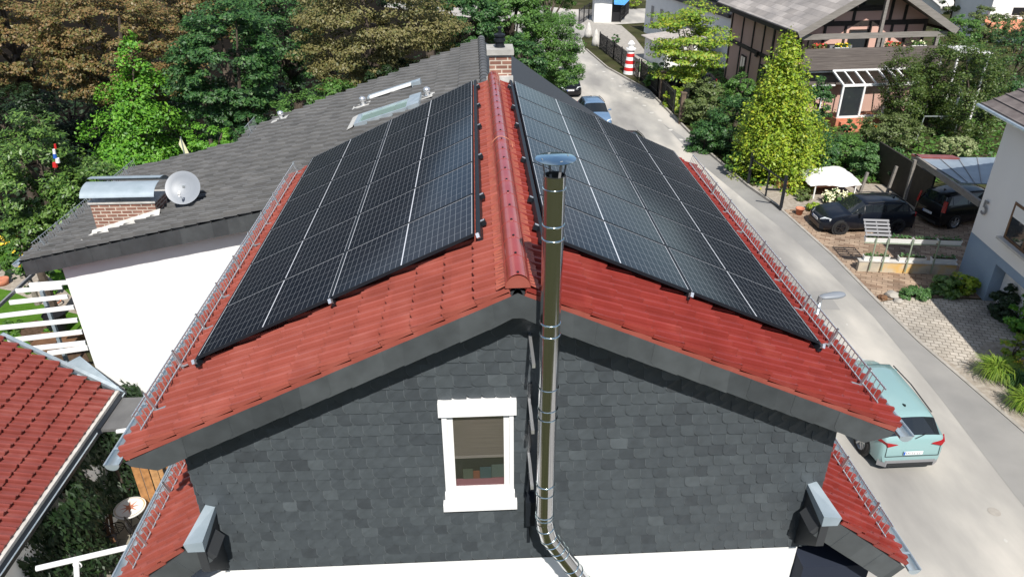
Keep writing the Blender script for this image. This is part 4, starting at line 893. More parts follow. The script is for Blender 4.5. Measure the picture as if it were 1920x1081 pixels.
def conifer(name, label, bx, by, topx, topy, rpx, m, N=9000, leaf=5, tiers=16, power=.8, droopf=.25, flat=.25, bark='bark', low=.06, cat='tree', per=11, z0=0, group=None, jitter=.12):
    base = at(bx, by, z0); s_ = scale_at(base); top = at(topx, topy, Y=base.y); h = top.z; R_ = rpx*s_; lean = top.x-base.x
    root = empty(name, (base.x, base.y, 0), 0, label, cat, group)
    P = []; Nm = []; T_ = []; ends = []
    tot = []
    for t in range(tiers):
        f = (t+.5)/tiers; z = h*(low+(1-low)*f); r = R_*(1-f)**power+.04*R_; k = max(4, int(per*(1-f)+4))
        a0 = RG.uniform(0, 6.28)
        for j in range(k):
            a = a0+2*math.pi*j/k+RG.normal()*.2; rr = r*RG.uniform(.5, 1.25); tot.append((f, z+RG.normal()*h*jitter/tiers*2, a, rr))
    wts = np.array([max(.05, t_[3]/R_) for t_ in tot]); cnt = (N*wts/wts.sum()).astype(int)
    for (f, z, a, rr), c_ in zip(tot, cnt):
        u = RG.uniform(.12, 1, c_)**.75; side = RG.normal(size=c_)*(.16*rr+.05*R_)*(1.15-u*.7); up = RG.normal(size=c_)*(.10*rr+.02*R_)*flat*3
        dx, dy = math.cos(a), math.sin(a)
        p = np.stack([dx*u*rr-dy*side+lean*f, dy*u*rr+dx*side, z-droopf*rr*u**2+up-np.abs(side)*.25], 1)
        P.append(p); Nm.append(np.tile([dx*.5, dy*.5-.1, .8], (c_, 1)))
        ends.append((a, rr, z, f))
    P = np.concatenate(P); Nm = np.concatenate(Nm); P[:, 2] = np.maximum(P[:, 2], .05)
    leaf_mesh('crown', P, Nm, leaf*s_, leaf*s_*.55, m, root)
    b = MB(); b.tube([(0, 0, 0), (lean*.5, 0, h*.5), (lean, 0, h*.97)], [.035*h*.5+.05, .02*h*.5+.03, .01], 8); b.build('trunk', bark, root)
    for i in RG.choice(len(ends), min(14, len(ends)), replace=False):
        a, rr, z, f = ends[i]; q = MB(); q.tube([(lean*f, 0, z), (lean*f+math.cos(a)*rr*.85, math.sin(a)*rr*.85, z-droopf*rr*.7)], [.03, .01], 5); q.build('limb', bark, root)
    return root
def blades(name, label, px, py, rpx, hpx, m, n=260, cat='plant', group=None, wpx=2.0):
    c = at(px, py); s_ = scale_at(c); root = empty(name, (c.x, c.y, 0), 0, label, cat, group); b = MB()
    for i in range(n):
        a = random.uniform(0, 6.28); r0 = random.uniform(0, .25)*rpx*s_; R1 = r0+random.uniform(.3, 1.0)*rpx*s_; hh = hpx*s_*random.uniform(.6, 1.1)
        d = Vector((math.cos(a), math.sin(a), 0)); w_ = Vector((-d.y, d.x, 0))*wpx*s_*.5
        p = [d*r0, d*(r0+(R1-r0)*.35)+Vector((0, 0, hh*.8)), d*(r0+(R1-r0)*.75)+Vector((0, 0, hh*.85)), d*R1+Vector((0, 0, hh*.35))]
        vs = []
        for k, q in enumerate(p): vs += [q-w_*(1-.3*k), q+w_*(1-.3*k)]
        b.add(vs, [(0, 1, 3, 2), (2, 3, 5, 4), (4, 5, 7, 6)])
    b.build('blades', m, root); return root

# --- woodland left of and behind the houses
gW = 'woodland trees behind the roofs'
broad('brown_tree', 'large tree turning rusty brown, left of the bright green conifer top', 215, 85, 31, 165, 115, 'leaf_brown', N=44000, leaf=5.2, clumps=300, crp=.15, flat=.4, group=gW)
broad('brown_tree', 'dark olive-brown tree filling the top left corner', 20, 70, 34, 110, 130, 'leaf_brown', N=24000, leaf=5.2, clumps=170, crp=.17, flat=.4, group=gW)
broad('leafy_tree', 'dark green broadleaf tree between the rusty and the olive trees', 432, 135, 28, 100, 140, 'leaf_dark', N=34000, leaf=6, clumps=220, crp=.17, flat=.42, group=gW)
broad('olive_tree', 'wide olive-brown tree above the roof windows', 700, 45, 32, 175, 135, 'leaf_olive', N=52000, leaf=4.8, clumps=330, crp=.15, flat=.42, group=gW)
broad('leafy_tree', 'deep green tree top between the dark broadleaf and the olive tree', 535, 40, 38, 90, 120, 'leaf_dark', N=20000, leaf=5.2, clumps=140, crp=.19, group=gW)
broad('brown_tree', 'brown tree crown along the top edge behind the rusty tree', 350, -10, 44, 150, 90, 'leaf_brown', N=22000, leaf=5, clumps=150, crp=.18, group=gW)
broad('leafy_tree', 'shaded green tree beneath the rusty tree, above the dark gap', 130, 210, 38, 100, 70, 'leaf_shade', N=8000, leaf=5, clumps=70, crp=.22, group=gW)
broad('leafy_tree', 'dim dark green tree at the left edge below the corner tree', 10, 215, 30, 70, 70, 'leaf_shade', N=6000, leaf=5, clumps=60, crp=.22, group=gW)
broad('leafy_tree', 'mid green tree just left of the ridge chimney', 860, 50, 34, 75, 65, 'leaf_dark', N=18000, leaf=5, clumps=110, crp=.2, group=gW)
broad('leafy_tree', 'speckled green tree right behind the ridge chimney cowl', 955, 35, 36, 75, 75, 'leaf_mid', N=22000, leaf=4.6, clumps=140, crp=.18, group=gW)
broad('leafy_tree', 'dark tree at the top edge between olive tree and chimney', 800, -15, 46, 90, 60, 'leaf_shade', N=7000, leaf=4.5, clumps=60, crp=.2, group=gW)
broad('feathery_tree', 'feathery green tree overhanging the road beside the chimney', 1035, 92, 37, 62, 82, 'leaf_mid', N=32000, leaf=4.0, clumps=150, crp=.2, lw=.4, group=gW)
broad('leafy_tree', 'mixed green tree at the top edge above the feathery tree', 1030, 5, 55, 62, 42, 'leaf_mid', N=8000, leaf=3.4, clumps=70, crp=.2, group=gW)
broad('leafy_tree', 'dark green tree low behind the far end of the grey roof', 985, 110, 30, 42, 50, 'leaf_dark', N=7000, leaf=4.5, clumps=60, crp=.22, group=gW)
broad('leafy_tree', 'dark woodland tree behind the bright conifer on its right', 330, 215, 33, 90, 80, 'leaf_dark', N=8000, leaf=4.6, clumps=70, crp=.2, group=gW)
conifer('bright_conifer', 'bright fresh-green conifer with drooping branches behind the wide chimney', 272, 400, 243, 68, 135, 'leaf_bright', N=24000, leaf=6, tiers=12, power=.7, droopf=.30, per=7, low=.10, jitter=.3)
gS = 'shrubs along the woodland edge'
for i, (px, py, Y, rx_, rz_, m_, lb) in enumerate([
    (565, 208, 24, 62, 36, 'leaf_mid', 'green shrub rising behind the upper grey roof edge near the first roof vent'),
    (640, 180, 27, 60, 32, 'leaf_mid', 'green shrub behind the grey roof edge, below the olive tree'),
    (470, 245, 23, 45, 40, 'leaf_dark', 'dark shrub behind the short snow guard'),
    (395, 262, 23, 50, 34, 'leaf_bright', 'bright shrub behind the grey roof right of the conifer'),
    (735, 140, 30, 60, 30, 'leaf_shade', 'dim shrub behind the roof under the middle of the olive tree')]):
    broad('shrub', lb, px, py, Y, rx_, rz_, m_, cat='shrub', N=4500, leaf=4.5, clumps=45, crp=.26, group=gS)
broad('laurel_bush', 'tall glossy laurel at the left edge in front of the dark gap', 75, 330, 18.5, 78, 125, 'leaf_laurel', cat='shrub', N=13000, leaf=8, clumps=120, crp=.2, lw=.4)
broad('laurel_bush', 'glossy laurel mound left of the wide brick chimney', 170, 375, 17.5, 75, 75, 'leaf_laurel', cat='shrub', N=9000, leaf=8, clumps=80, crp=.24, lw=.4)
broad('laurel_bush', 'low laurel clump below the tall laurel at the left edge', 45, 425, 17.8, 62, 34, 'leaf_laurel', cat='shrub', N=4500, leaf=7, clumps=45, crp=.28, lw=.4)
broad('flowering_shrub', 'shrub with yellow blossoms at the left edge beyond the grey roof corner', 38, 478, 19, 48, 30, 'leaf_mid', cat='shrub', N=2600, leaf=7, clumps=36, crp=.3, bark='bark_grey', kind_flowers=('flower_yellow', 26, 8))

# --- gardens right of the road
broad('layered_tree', 'airy yellow-green tree with layered branches beside the white house', 1296, 85, 47, 88, 98, 'leaf_lime', N=11500, leaf=5.4, clumps=78, crp=.32, flat=.2, shell=.3, bark='bark_grey')
conifer('golden_conifer', 'golden-green conical conifer in front of the half-timbered house', 1456, 330, 1480, 58, 80, 'leaf_gold', N=40000, leaf=5.2, tiers=17, power=.74, droopf=.10, flat=.7, per=12, low=.12, jitter=.25)
gH = 'hedge shrubs along the road'
for (px, py, Y, rx_, rz_, m_, n_, lb) in [
    (1318, 195, 41, 46, 46, 'leaf_willow', 8000, 'willowy grey-green shrub overhanging the pavement beneath the layered tree'),
    (1372, 238, 35, 44, 62, 'leaf_dark', 9000, 'dark green shrub between the willowy shrub and the golden conifer'),
    (1322, 262, 35.5, 34, 44, 'leaf_dark', 6000, 'low dark shrub spilling onto the pavement edge'),
    (1388, 170, 40, 36, 30, 'leaf_mid', 4500, 'green shrub against the pink wall left of the golden conifer'),
    (1376, 305, 31.5, 24, 20, 'leaf_mid', 2200, 'small light shrub at the foot of the golden conifer by the kerb'),
    (1235, 150, 50, 26, 34, 'leaf_mid', 4000, 'green shrub behind the dark fence posts, left of the layered tree'),
    (1265, 185, 45, 22, 26, 'leaf_lime', 2500, 'yellowish shrub at the roadside under the layered tree'),
    (1540, 285, 31.5, 36, 46, 'leaf_dark', 6500, 'dark shrub right beside the golden conifer above the white sheet'),
    (1535, 195, 37, 26, 50, 'leaf_dark', 5000, 'upright dark shrub between the golden conifer and the glass porch'),
    (1585, 280, 33, 42, 38, 'leaf_mid', 6000, 'rounded green shrub behind the white sheet'),
    (1642, 298, 31, 44, 36, 'leaf_conifer_low', 6500, 'blue-green bush with wispy tips behind the black hatchback'),
    (1672, 245, 35, 62, 34, 'leaf_willow', 7000, 'tangled yellow-green climber mound below the metal frame'),
    (1700, 320, 29, 34, 26, 'leaf_shade', 3000, 'dark bush beside the carport roof tip'),
    (1590, 238, 36, 16, 14, 'leaf_dark', 1200, 'small dark bush by the porch steps')]:
    broad('shrub', lb, px, py, Y, rx_, rz_, m_, cat='shrub', N=n_, leaf=4.2, clumps=max(16, n_//90), crp=.24, group=gH)
broad('columnar_conifer', 'dense columnar evergreen in front of the wooden balcony', 1692, 168, 38, 33, 88, 'leaf_thuja', N=10000, leaf=3.6, clumps=150, crp=.22, shell=.6)
gR = 'tall garden trees right of the balcony'
for (px, py, Y, rx_, rz_, m_, n_, lb) in [
    (1757, 150, 39, 40, 92, 'leaf_thuja', 10000, 'tall evergreen just right of the balcony end'),
    (1822, 170, 37, 62, 100, 'leaf_thuja', 15000, 'broad evergreen mass in the middle of the right garden'),
    (1888, 130, 41, 58, 90, 'leaf_dark', 10000, 'dark leafy tree above the grey eave at the right edge'),
    (1790, 70, 52, 50, 40, 'leaf_mid', 7000, 'lighter green tree behind the right end of the timber house roof'),
    (1855, 45, 58, 48, 38, 'leaf_willow', 6000, 'thin olive tree near the orange roof'),
    (1925, 70, 50, 40, 50, 'leaf_olive', 5000, 'olive tree at the right edge under the white house'),
    (1790, 8, 75, 30, 24, 'leaf_willow', 3000, 'pale tree at the top edge right of the timber roof')]:
    broad('garden_tree', lb, px, py, Y, rx_, rz_, m_, N=n_, leaf=3.8, clumps=n_//80, crp=.2, group=gR)
broad('shrub', 'pale variegated shrub behind the carport roof', 1798, 272, 33, 36, 18, 'leaf_pale', cat='shrub', N=2600, leaf=4.5, clumps=40, crp=.26)
broad('flowering_shrub', 'small shrub with orange-yellow blossoms below the porch steps', 1628, 240, 36, 20, 10, 'leaf_mid', cat='shrub', N=1000, leaf=4, clumps=16, crp=.3, kind_flowers=('flower_orange', 16, 5))
broad('hydrangea', 'cream-flowering shrub at the bonnet of the black hatchback', 1566, 376, 27.0, 22, 20, 'leaf_mid', cat='shrub', N=1300, leaf=4.5, clumps=22, crp=.3, kind_flowers=('flower_cream', 40, 7))
broad('shrub', 'yellow-leaved plant left of the black hatchback bumper', 1526, 394, 26.2, 14, 12, 'leaf_gold', cat='shrub', N=700, leaf=5, clumps=14, crp=.34)
broad('shrub', 'green-yellow shrub behind the black hatchback windscreen', 1590, 378, 27.2, 14, 12, 'leaf_gold', cat='shrub', N=600, leaf=5, clumps=14, crp=.34)
broad('shrub', 'sparse shrub behind the terracotta pot', 1508, 372, 27.5, 16, 14, 'leaf_willow', cat='shrub', N=450, leaf=5, clumps=14, crp=.34)
broad('low_conifer', 'flat creeping green conifer by the stones at the paving edge', 1717, 553, 17.7, 32, 13, 'leaf_conifer_low', cat='shrub', N=2600, leaf=5.5, clumps=46, crp=.26, lw=.35)
broad('shrub', 'glossy green round shrub below the yellow-stained wall', 1773, 540, 17.9, 24, 26, 'leaf_laurel', cat='shrub', N=2200, leaf=7, clumps=40, crp=.3)
broad('shrub', 'yellow-green shrub right of the round green shrub', 1806, 538, 17.9, 18, 30, 'leaf_gold', cat='shrub', N=1400, leaf=7, clumps=30, crp=.32)
broad('potted_plant', 'yellow-leaved plant growing in the teal trough', 1848, 530, 17.9, 21, 17, 'leaf_gold', cat='plant', N=800, leaf=8, clumps=18, crp=.36)
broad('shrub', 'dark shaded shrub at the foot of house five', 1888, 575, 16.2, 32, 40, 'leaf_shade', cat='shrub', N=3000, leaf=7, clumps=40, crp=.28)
broad('shrub', 'light green shrub at the right edge above the planting bed', 1925, 590, 15.0, 24, 48, 'leaf_bright', cat='shrub', N=1800, leaf=8, clumps=30, crp=.3)
broad('sapling', 'loose leafy sapling in the bed casting a lacy shadow', 1905, 650, 13.4, 26, 28, 'leaf_lime', cat='plant', N=700, leaf=8, clumps=18, crp=.34)
blades('ornamental_grass', 'arching ornamental grass nearest the grey pavers', 1862, 708, 44, 42, 'leaf_grass', 420, group='ornamental grasses in the bed')
blades('ornamental_grass', 'bright ornamental grass at the lower right edge of the bed', 1918, 768, 42, 40, 'leaf_grass', 420, group='ornamental grasses in the bed')
blades('ornamental_grass', 'blue-green grass tuft between the two arching grasses', 1900, 725, 30, 34, 'leaf_conifer_low', 240, group='ornamental grasses in the bed')
broad('shrub', 'yellow-flowering plant behind the arching grass', 1905, 690, 12.7, 22, 14, 'leaf_lime', cat='shrub', N=800, leaf=7, clumps=18, crp=.34, kind_flowers=('flower_yellow', 10, 6))
# a scatter of undergrowth so that no bare sheet shows between the crowns
def cover(name, poly_fn, n, m, size, hmax, label):
    P = np.array([poly_fn() for _ in range(n)]); P[:, 2] = RG.uniform(.02, hmax, n)*RG.uniform(0, 1, n)
    o = leaf_mesh(name, P, np.tile([0, -.2, 1.], (n, 1)), size, size*.6, m, None); tag(o, label, 'undergrowth', None, 'stuff')
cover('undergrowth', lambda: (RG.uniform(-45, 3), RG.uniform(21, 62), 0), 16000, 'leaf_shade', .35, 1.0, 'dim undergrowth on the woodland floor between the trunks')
cover('garden_cover', lambda: (lambda y: (RG.uniform(13.4+max(0, (38-y)*.06), 36), y, 0))(RG.uniform(29.5, 60)), 20000, 'leaf_mid', .22, .35, 'low green ground cover filling the gardens right of the road')

# ================================================================== house five at the right edge
def local(root):
    M_ = Matrix.Translation(root.location) @ Matrix.Rotation(root.rotation_euler.z, 4, 'Z'); return M_.inverted()
fc = at(1795, 515); pt_ = at(1817, 437, X=fc.x); hz = max(1.9, at(1817, 437, Y=fc.y).z)
p2 = at(1920, 520, hz); ang = math.atan2(p2.y-fc.y, p2.x-fc.x)          # wall runs toward the camera
F5 = empty('house_five', (fc.x, fc.y, 0), ang, 'grey-white house at the right edge with a blue plinth and the number 5', 'house')
# local x along the visible wall toward the camera, local y into the house (left of x is outside -> right-hand side inside)
WL = 16.0
b = MB(); b.box(0, WL, 0, 9, hz+.001, 6.75); b.build('wall', 'grey_wall', F5)
b = MB(); b.box(-.03, 2.1, .015, 8.9, 0, hz); b.box(5.1, WL, .015, 8.9, 0, hz); b.box(2.1, 5.1, .015, 8.9, hz-.35, hz); b.box(2.1, 5.1, .7, 8.9, 0, hz-.351); 
b.build('plinth', 'blue_wall', F5)
gd = MB(); gd.box(2.12, 5.08, .45, .52, 0, hz-.36)
for k in range(6): gd.box(2.2, 5.0, .435, .45, .12+k*.33, .12+k*.33+.28)
gd.build('garage_door', 'grey_wall', F5)
wn_ = MB()
def lp5(px, py): 
    d = Vector(ray(px, py)); Mi = local(F5); o_ = Mi @ Vector(CAM); dd = (Mi.to_3x3() @ d); t = -o_.y/dd.y; q = o_+dd*t; return q
wa = lp5(1903, 376); wb = lp5(1884, 446); x0 = (wa.x+wb.x)/2; z1, z0 = wa.z, wb.z
w5 = MB(); 
for a in ((x0, x0+2.4, -.02, .05, z1-.10, z1), (x0, x0+2.4, -.02, .05, z0, z0+.10), (x0, x0+.10, -.02, .05, z0+.101, z1-.101), (x0+1.15, x0+1.27, -.02, .05, z0+.101, z1-.101), (x0+2.3, x0+2.4, -.02, .05, z0+.101, z1-.101)): w5.box(*a)
w5o = w5.build('window', 'brown_wood', F5)
q = MB(); q.box(x0+.1, x0+2.3, -.004, .0, z0+.1, z1-.1); q.build('pane', 'glass', w5o)
q = MB(); q.box(x0+.1, x0+2.3, -.012, -.006, z1-(z1-z0)*.38, z1-.1); q.build('roller_shutter', 'plastic_white', w5o)
q = MB(); q.box(x0-.12, x0+2.5, -.20, -.021, z0-.09, z0-.001); q.build('sill', 'concrete', w5o)
n5 = lp5(1849, 391)                       # house number
cu = bpy.data.curves.new('house_number', 'FONT'); cu.body = '5'; cu.size = .8; cu.extrude = .02; cu.align_x = 'CENTER'; cu.align_y = 'CENTER'
to = bpy.data.objects.new('tmp', cu); C.objects.link(to); dg = bpy.context.evaluated_depsgraph_get(); me = bpy.data.meshes.new_from_object(to.evaluated_get(dg)); bpy.data.objects.remove(to)
no = bpy.data.objects.new('house_number', me); C.objects.link(no); me.materials.clear(); me.materials.append(M['skid_grey']); no.parent = F5
no.location = (n5.x, -.06, n5.z); no.rotation_euler = (R(90), 0, 0)
rt = lp5(1893, 205).z+.05
ea = at(1862, 189, z=rt-.05)
rf = MB(); ov = .75; pch = .45
rf.prism([(-.7, -ov, rt-.12), (WL, -ov, rt-.12), (WL, 4.5, rt-.12+pch*(4.5+ov)), (-.7, 4.5, rt-.12+pch*(4.5+ov))], (0, 0, .10)); rf.build('roof', 'shingle_brown', F5)
for k in range(14):
    q = MB(); yy = -ov+.02+k*.38; zz = rt-.02+pch*(yy+ov); 
    q.box(-.72, WL, yy, yy+.39, zz, zz+.045+0*k)
    if k == 0: tl5 = q
    else: tl5.v += [v for v in q.v]; o_ = len(tl5.v)-len(q.v); tl5.f += [tuple(i+o_ for i in f) for f in q.f]
tl5.build('roof_tile_courses', 'shingle_brown', F5)
q = MB(); q.tube([(-.72, -ov-.06, rt-.06), (WL, -ov-.06, rt-.06)], .065, 8); q.build('gutter', 'zinc', F5)

# carport
ct = empty('carport', at(1717, 297, 2.7), 0, 'open carport with a blue-grey corrugated roof leaning on house five', 'carport'); c0 = ct.location.copy()
def Q(px, py, z=2.7): return at(px, py, z)-c0
ra, rb_, rc_, rd_ = Q(1722, 297), Q(1868, 297), Q(1853, 346), Q(1800, 344)
b = MB(); b.prism([ra, rb_, rb_+(rc_-rb_)*1.0, rd_], (0, 0, .05)); b.build('roof_sheet', 'carport_roof', ct)
for k in range(5):
    f = k/4; q = MB(); q.bar(ra.lerp(rb_, f)+Vector((0, 0, .07)), rd_.lerp(rc_, f)+Vector((0, 0, .07)), .03, .02); q.build('sheet_rib', 'skid_grey', ct)
b = MB(); e_ = Q(1838, 381); b.bar(Q(1712, 292)+Vector((0, 0, -.02)), e_+Vector((0, 0, -.02)), .12, .26); b.build('edge_beam', 'beam_grey', ct)
b = MB(); b.prism([Q(1708, 291, 2.75), Q(1785, 293, 2.75), Q(1800, 299, 2.75), Q(1722, 297, 2.75)], (0, 0, .06)); b.build('red_edge_sheet', 'red_tile_c', ct)
b = MB(); b.bar(Q(1716, 300), Q(1716, 300)-Vector((0, 0, 2.7)), .12); b.build('post', 'beam_grey', ct)
b = MB(); b.bar(rb_+Vector((.3, 0, 0)), rb_+Vector((.3, 0, -2.7)), .12); b.build('post', 'beam_grey', ct)
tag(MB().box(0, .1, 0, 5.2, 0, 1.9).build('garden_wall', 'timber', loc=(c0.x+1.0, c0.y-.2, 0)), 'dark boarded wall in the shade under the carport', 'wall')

# planter wall, boxes, rack
A, B_ = at(1612, 490, .45), at(1795, 497, .45); dv = (B_-A); Lw_ = dv.length; an = math.atan2(dv.y, dv.x)
pw = empty('planter_wall', (A.x, A.y, 0), an, 'low concrete wall with yellow stains carrying white flower troughs', 'wall')
b = MB(); b.box(0, Lw_, 0, .22, 0, .45); b.build('wall_body', 'sand_concrete', pw)
b = MB(); b.box(-.03, Lw_+.02, -.03, .25, .451, .49); b.build('coping', 'concrete', pw)
rk = empty('trough_frame', (A.x, A.y, 0), an, 'pale green post and rail frame holding the upper row of white troughs', 'frame')
for i, px in enumerate((1613, 1656, 1702, 1750)):
    s_ = (at(px, 498, .45)-A).length*(1 if px > 1612 else 1)
    q = MB(); q.bar((s_, -.10, .1), (s_+.02, -.02, 1.52), .045); q.build('post', 'green_metal', rk)
q = MB(); q.bar((0, .02, 1.28), (Lw_-.05, .02, 1.28), .03); q.build('rail', 'green_metal', rk)
gP = 'white flower troughs on the wall'
def trough(x0, x1, z, lb, plant=True):
    t = empty('flower_trough', (A+dv.normalized()*((x0+x1)/2)), an, lb, 'flower trough', gP); t.location.z = z; h = (x1-x0)/2
    b = MB(); b.prism([(-h+.03, -.02+.12, 0), (h-.03, .10, 0), (h-.03, .26, 0), (-h+.03, .26, 0)], (0, 0, .0)) if False else None
    b.add([(-h+.03, .05, 0), (h-.03, .05, 0), (h-.03, .20, 0), (-h+.03, .20, 0), (-h, .01, .19), (h, .01, .19), (h, .24, .19), (-h, .24, .19)], [(3, 2, 1, 0), (0, 1, 5, 4), (1, 2, 6, 5), (2, 3, 7, 6), (3, 0, 4, 7), (4, 5, 6, 7)])
    b.build('trough', 'plastic_white', t)
    s2 = MB(); s2.quad((-h+.02, .03, .193), (h-.02, .03, .193), (h-.02, .22, .193), (-h+.02, .22, .193)); s2.build('soil', 'soil', t)
    if plant:
        n = int(60*(x1-x0)); P = np.stack([RG.uniform(-h+.05, h-.05, n), RG.uniform(.05, .2, n), .2+RG.uniform(0, .16, n)*RG.uniform(.3, 1, n)], 1); leaf_mesh('plants', P, np.tile([0, -.3, 1.], (n, 1)), .10, .06, 'leaf_conifer_low', t)
us = Lw_/4.05
for i, lb in enumerate(['upper white trough beneath the metal rack', 'upper white trough second from the road with leafy tops', 'upper white trough third from the road, greenest tops', 'upper white trough nearest the blue wall, in shade']): trough(.02+i*us, .02+i*us+us*.96, 1.30, lb)
for a, b_, lb in ((.14, 1.15, 'lower white trough standing nearest the road'), (1.5, 2.55, 'lower white trough in the middle of the wall top'), (2.95, 4.05, 'lower white trough at the house end of the wall top')): trough(min(a, Lw_-1), min(b_, Lw_-.05), .492, lb)
rack = empty('metal_rack', (A.x, A.y, 0), an, 'grey slatted metal rack mounted above the first two posts', 'rack')
x_0, x_1 = .03, (at(1656, 498, .45)-A).length+.05
for k in range(5):
    q = MB(); q.bar((x_0-.05, .05+k*.13, 1.62+k*.10), (x_1+.05, .05+k*.13, 1.62+k*.10), .10, .02, up=(0, -.6, .8)); q.build('slat', 'skid_grey', rack)
for xx in (x_0, (x_0+x_1)/2, x_1): q = MB(); q.bar((xx, .02, 1.56), (xx, .62, 2.02), .04); q.build('rack_arm', 'skid_grey', rack)
st = MB(); p = at(1595, 482)
tr_ = empty('teal_trough', at(1848, 552), ang, 'teal plastic trough against the garage of house five', 'planter')
b = MB(); b.add([(-.36, -.16, 0), (.36, -.16, 0), (.36, .16, 0), (-.36, .16, 0), (-.45, -.22, .30), (.45, -.22, .30), (.45, .22, .30), (-.45, .22, .30)], [(3, 2, 1, 0), (0, 1, 5, 4), (1, 2, 6, 5), (2, 3, 7, 6), (3, 0, 4, 7), (4, 5, 6, 7)]); b.build('trough', 'teal_plastic', tr_)
b = MB(); b.quad((-.42, -.2, .303), (.42, -.2, .303), (.42, .2, .303), (-.42, .2, .303)); b.build('soil', 'soil', tr_)
def stone(px, py, r, lb, m='kerb', g='stones at the paving edge'):
    p = at(px, py); bm = bmesh.new(); bmesh.ops.create_icosphere(bm, subdivisions=2, radius=r)
    for v in bm.verts: v.co *= random.uniform(.82, 1.15); v.co.z *= .6
    me = bpy.data.meshes.new('stone'); bm.to_mesh(me); bm.free(); o = bpy.data.objects.new('stone', me); C.objects.link(o); me.materials.append(M[m]); o.location = (p.x, p.y, r*.35)
    tag(o, lb, 'stone', g)
stone(1672, 556, .24, 'pinkish boulder beside the creeping conifer'); stone(1655, 560, .18, 'brown stone at the corner where the two pavings meet', 'brown_wood'); stone(1684, 566, .16, 'small pale stone in front of the pinkish boulder')
pot = MB(); p = at(1498, 402); pot.lathe([(0, 0), (.13, 0), (.19, .30), (.21, .30), (.21, .34), (.17, .34), (.16, .28), (0, .28)], p, 18); tag(pot.build('plant_pot', 'terracotta', smooth=True), 'terracotta pot on the gravel by the gate', 'plant pot')

# street lamp
lh = at(1565, 543, 6.3); bx_, by_ = at(1537, 566, 6.0).x, at(1537, 566, 6.0).y
la = empty('street_lamp', (bx_, by_, 0), 0, 'grey street lamp with a pale oval head above the right gutter', 'street lamp')
b = MB(); b.tube([(0, 0, 0), (0, 0, 3), (0, 0, 6.05)], [.075, .06, .04], 12); b.build('pole', 'galv', la, smooth=True)
hd = MB(); d = Vector((1, .10, .05)).normalized(); L0 = Vector((-.03, 0, 6.12)); n = 14; prof = [(0, .02), (.03, .06), (.10, .085), (.22, .10), (.36, .115), (.48, .10), (.56, .06), (.585, .01)]
rings = []
for s_, r in prof:
    for k in range(n):
        a = 2*math.pi*k/n; rings.append(L0+d*s_+Vector((-d.y, d.x, 0))*math.cos(a)*r*1.05+Vector((0, 0, 1))*math.sin(a)*r*.55)
hd.add(rings, [(i*n+k, i*n+(k+1) % n, (i+1)*n+(k+1) % n, (i+1)*n+k) for i in range(len(prof)-1) for k in range(n)]+[tuple(range(n)), tuple((len(prof)-1)*n+k for k in range(n))]); hd.build('lamp_head', 'dish', la, smooth=True)
cb = MB(); cb.tube([(-.02, 0, 6.0), (.0, 0, 6.14)], .05, 10); cb.build('head_joint', 'skid_grey', la)

# ================================================================== half-timbered house
T0 = Vector((20.7, 42.6, 0)); TH = empty('half_timbered_house', T0, R(4), 'half-timbered house with pink render, wooden balcony and grey shingle roof', 'house')
TW, TD = 8.6, 11.5; TE = 5.55; pit = .56
xm = TW/2; ov = 1.0
def roofz(x): return TE+.25+pit*(xm+ov-abs(x-xm))-.25
b = MB(); b.prism([(0, 0, 0), (TW, 0, 0), (TW, 0, TE+pit*ov), (xm, 0, TE+pit*(xm+ov)-.15), (0, 0, TE+pit*ov)], (0, TD, 0)); b.build('wall', 'pink_wall', TH)
for s_ in (0, 1):
    r_ = MB(); xe = -ov if s_ == 0 else TW+ov
    r_.prism([(xe, -1.7, TE), (xm, -1.7, TE+pit*(xm+ov)), (xm, TD+.8, TE+pit*(xm+ov)), (xe, TD+.8, TE)], (0, 0, .16)); r_.build('roof_slope', 'shingle_grey', TH)
    q = MB(); q.bar((xe, -1.73, TE-.02), (xm, -1.73, TE+pit*(xm+ov)-.02), .06, .42); q.build('barge_board', 'beam_grey', TH)
    q = MB(); q.bar((xe-(.05 if s_ == 0 else -.05), -1.7, TE-.03), (xe-(.05 if s_ == 0 else -.05), TD+.8, TE-.03), .10, .28); q.build('eave_board', 'timber', TH)
def tim(x0, z0, x1, z1, w_=.18, y=-.03, nm='timber'): q = MB(); q.bar((x0, y, z0), (x1, y, z1), .08, w_, up=(0, 0, 1) if abs(z1-z0) < abs(x1-x0) else (1, 0, 0)); q.build(nm, 'timber', TH)
def tis(y0, z0, y1, z1, w_=.18): q = MB(); q.bar((-.03, y0, z0), (-.03, y1, z1), .08 if abs(z1-z0) < abs(y1-y0) else w_, w_ if abs(z1-z0) < abs(y1-y0) else .08, up=(0, 0, 1) if abs(z1-z0) < abs(y1-y0) else (1, 0, 0)); q.build('timber', 'timber', TH)
# front gable framing
tim(0, 5.9, TW, 5.9, .30); tim(1.4, 6.75, 5.6, 6.75, .22)
for x in (.1, 1.6, 3.0, 4.7, 6.2, 7.2, TW-.1): tim(x, 3.4, x, 5.75, .16)
for x in (2.0, 3.4, 5.9, 6.9): tim(x, 6.05, x, roofz(x)-.1, .18)
q = MB(); q.box(3.6, 5.5, -.06, -.01, 6.87, 7.8); gwn = q.build('window', 'timber', TH); q = MB(); q.box(3.75, 5.35, -.075, -.065, 7.0, 7.7); q.build('pane', 'glass', gwn)
q = MB(); q.box(3.3, 4.6, -.06, -.01, 3.5, 5.5); dwn = q.build('balcony_door', 'timber', TH); q = MB(); q.box(3.4, 4.5, -.075, -.065, 3.6, 5.4); q.build('pane', 'glass', dwn)
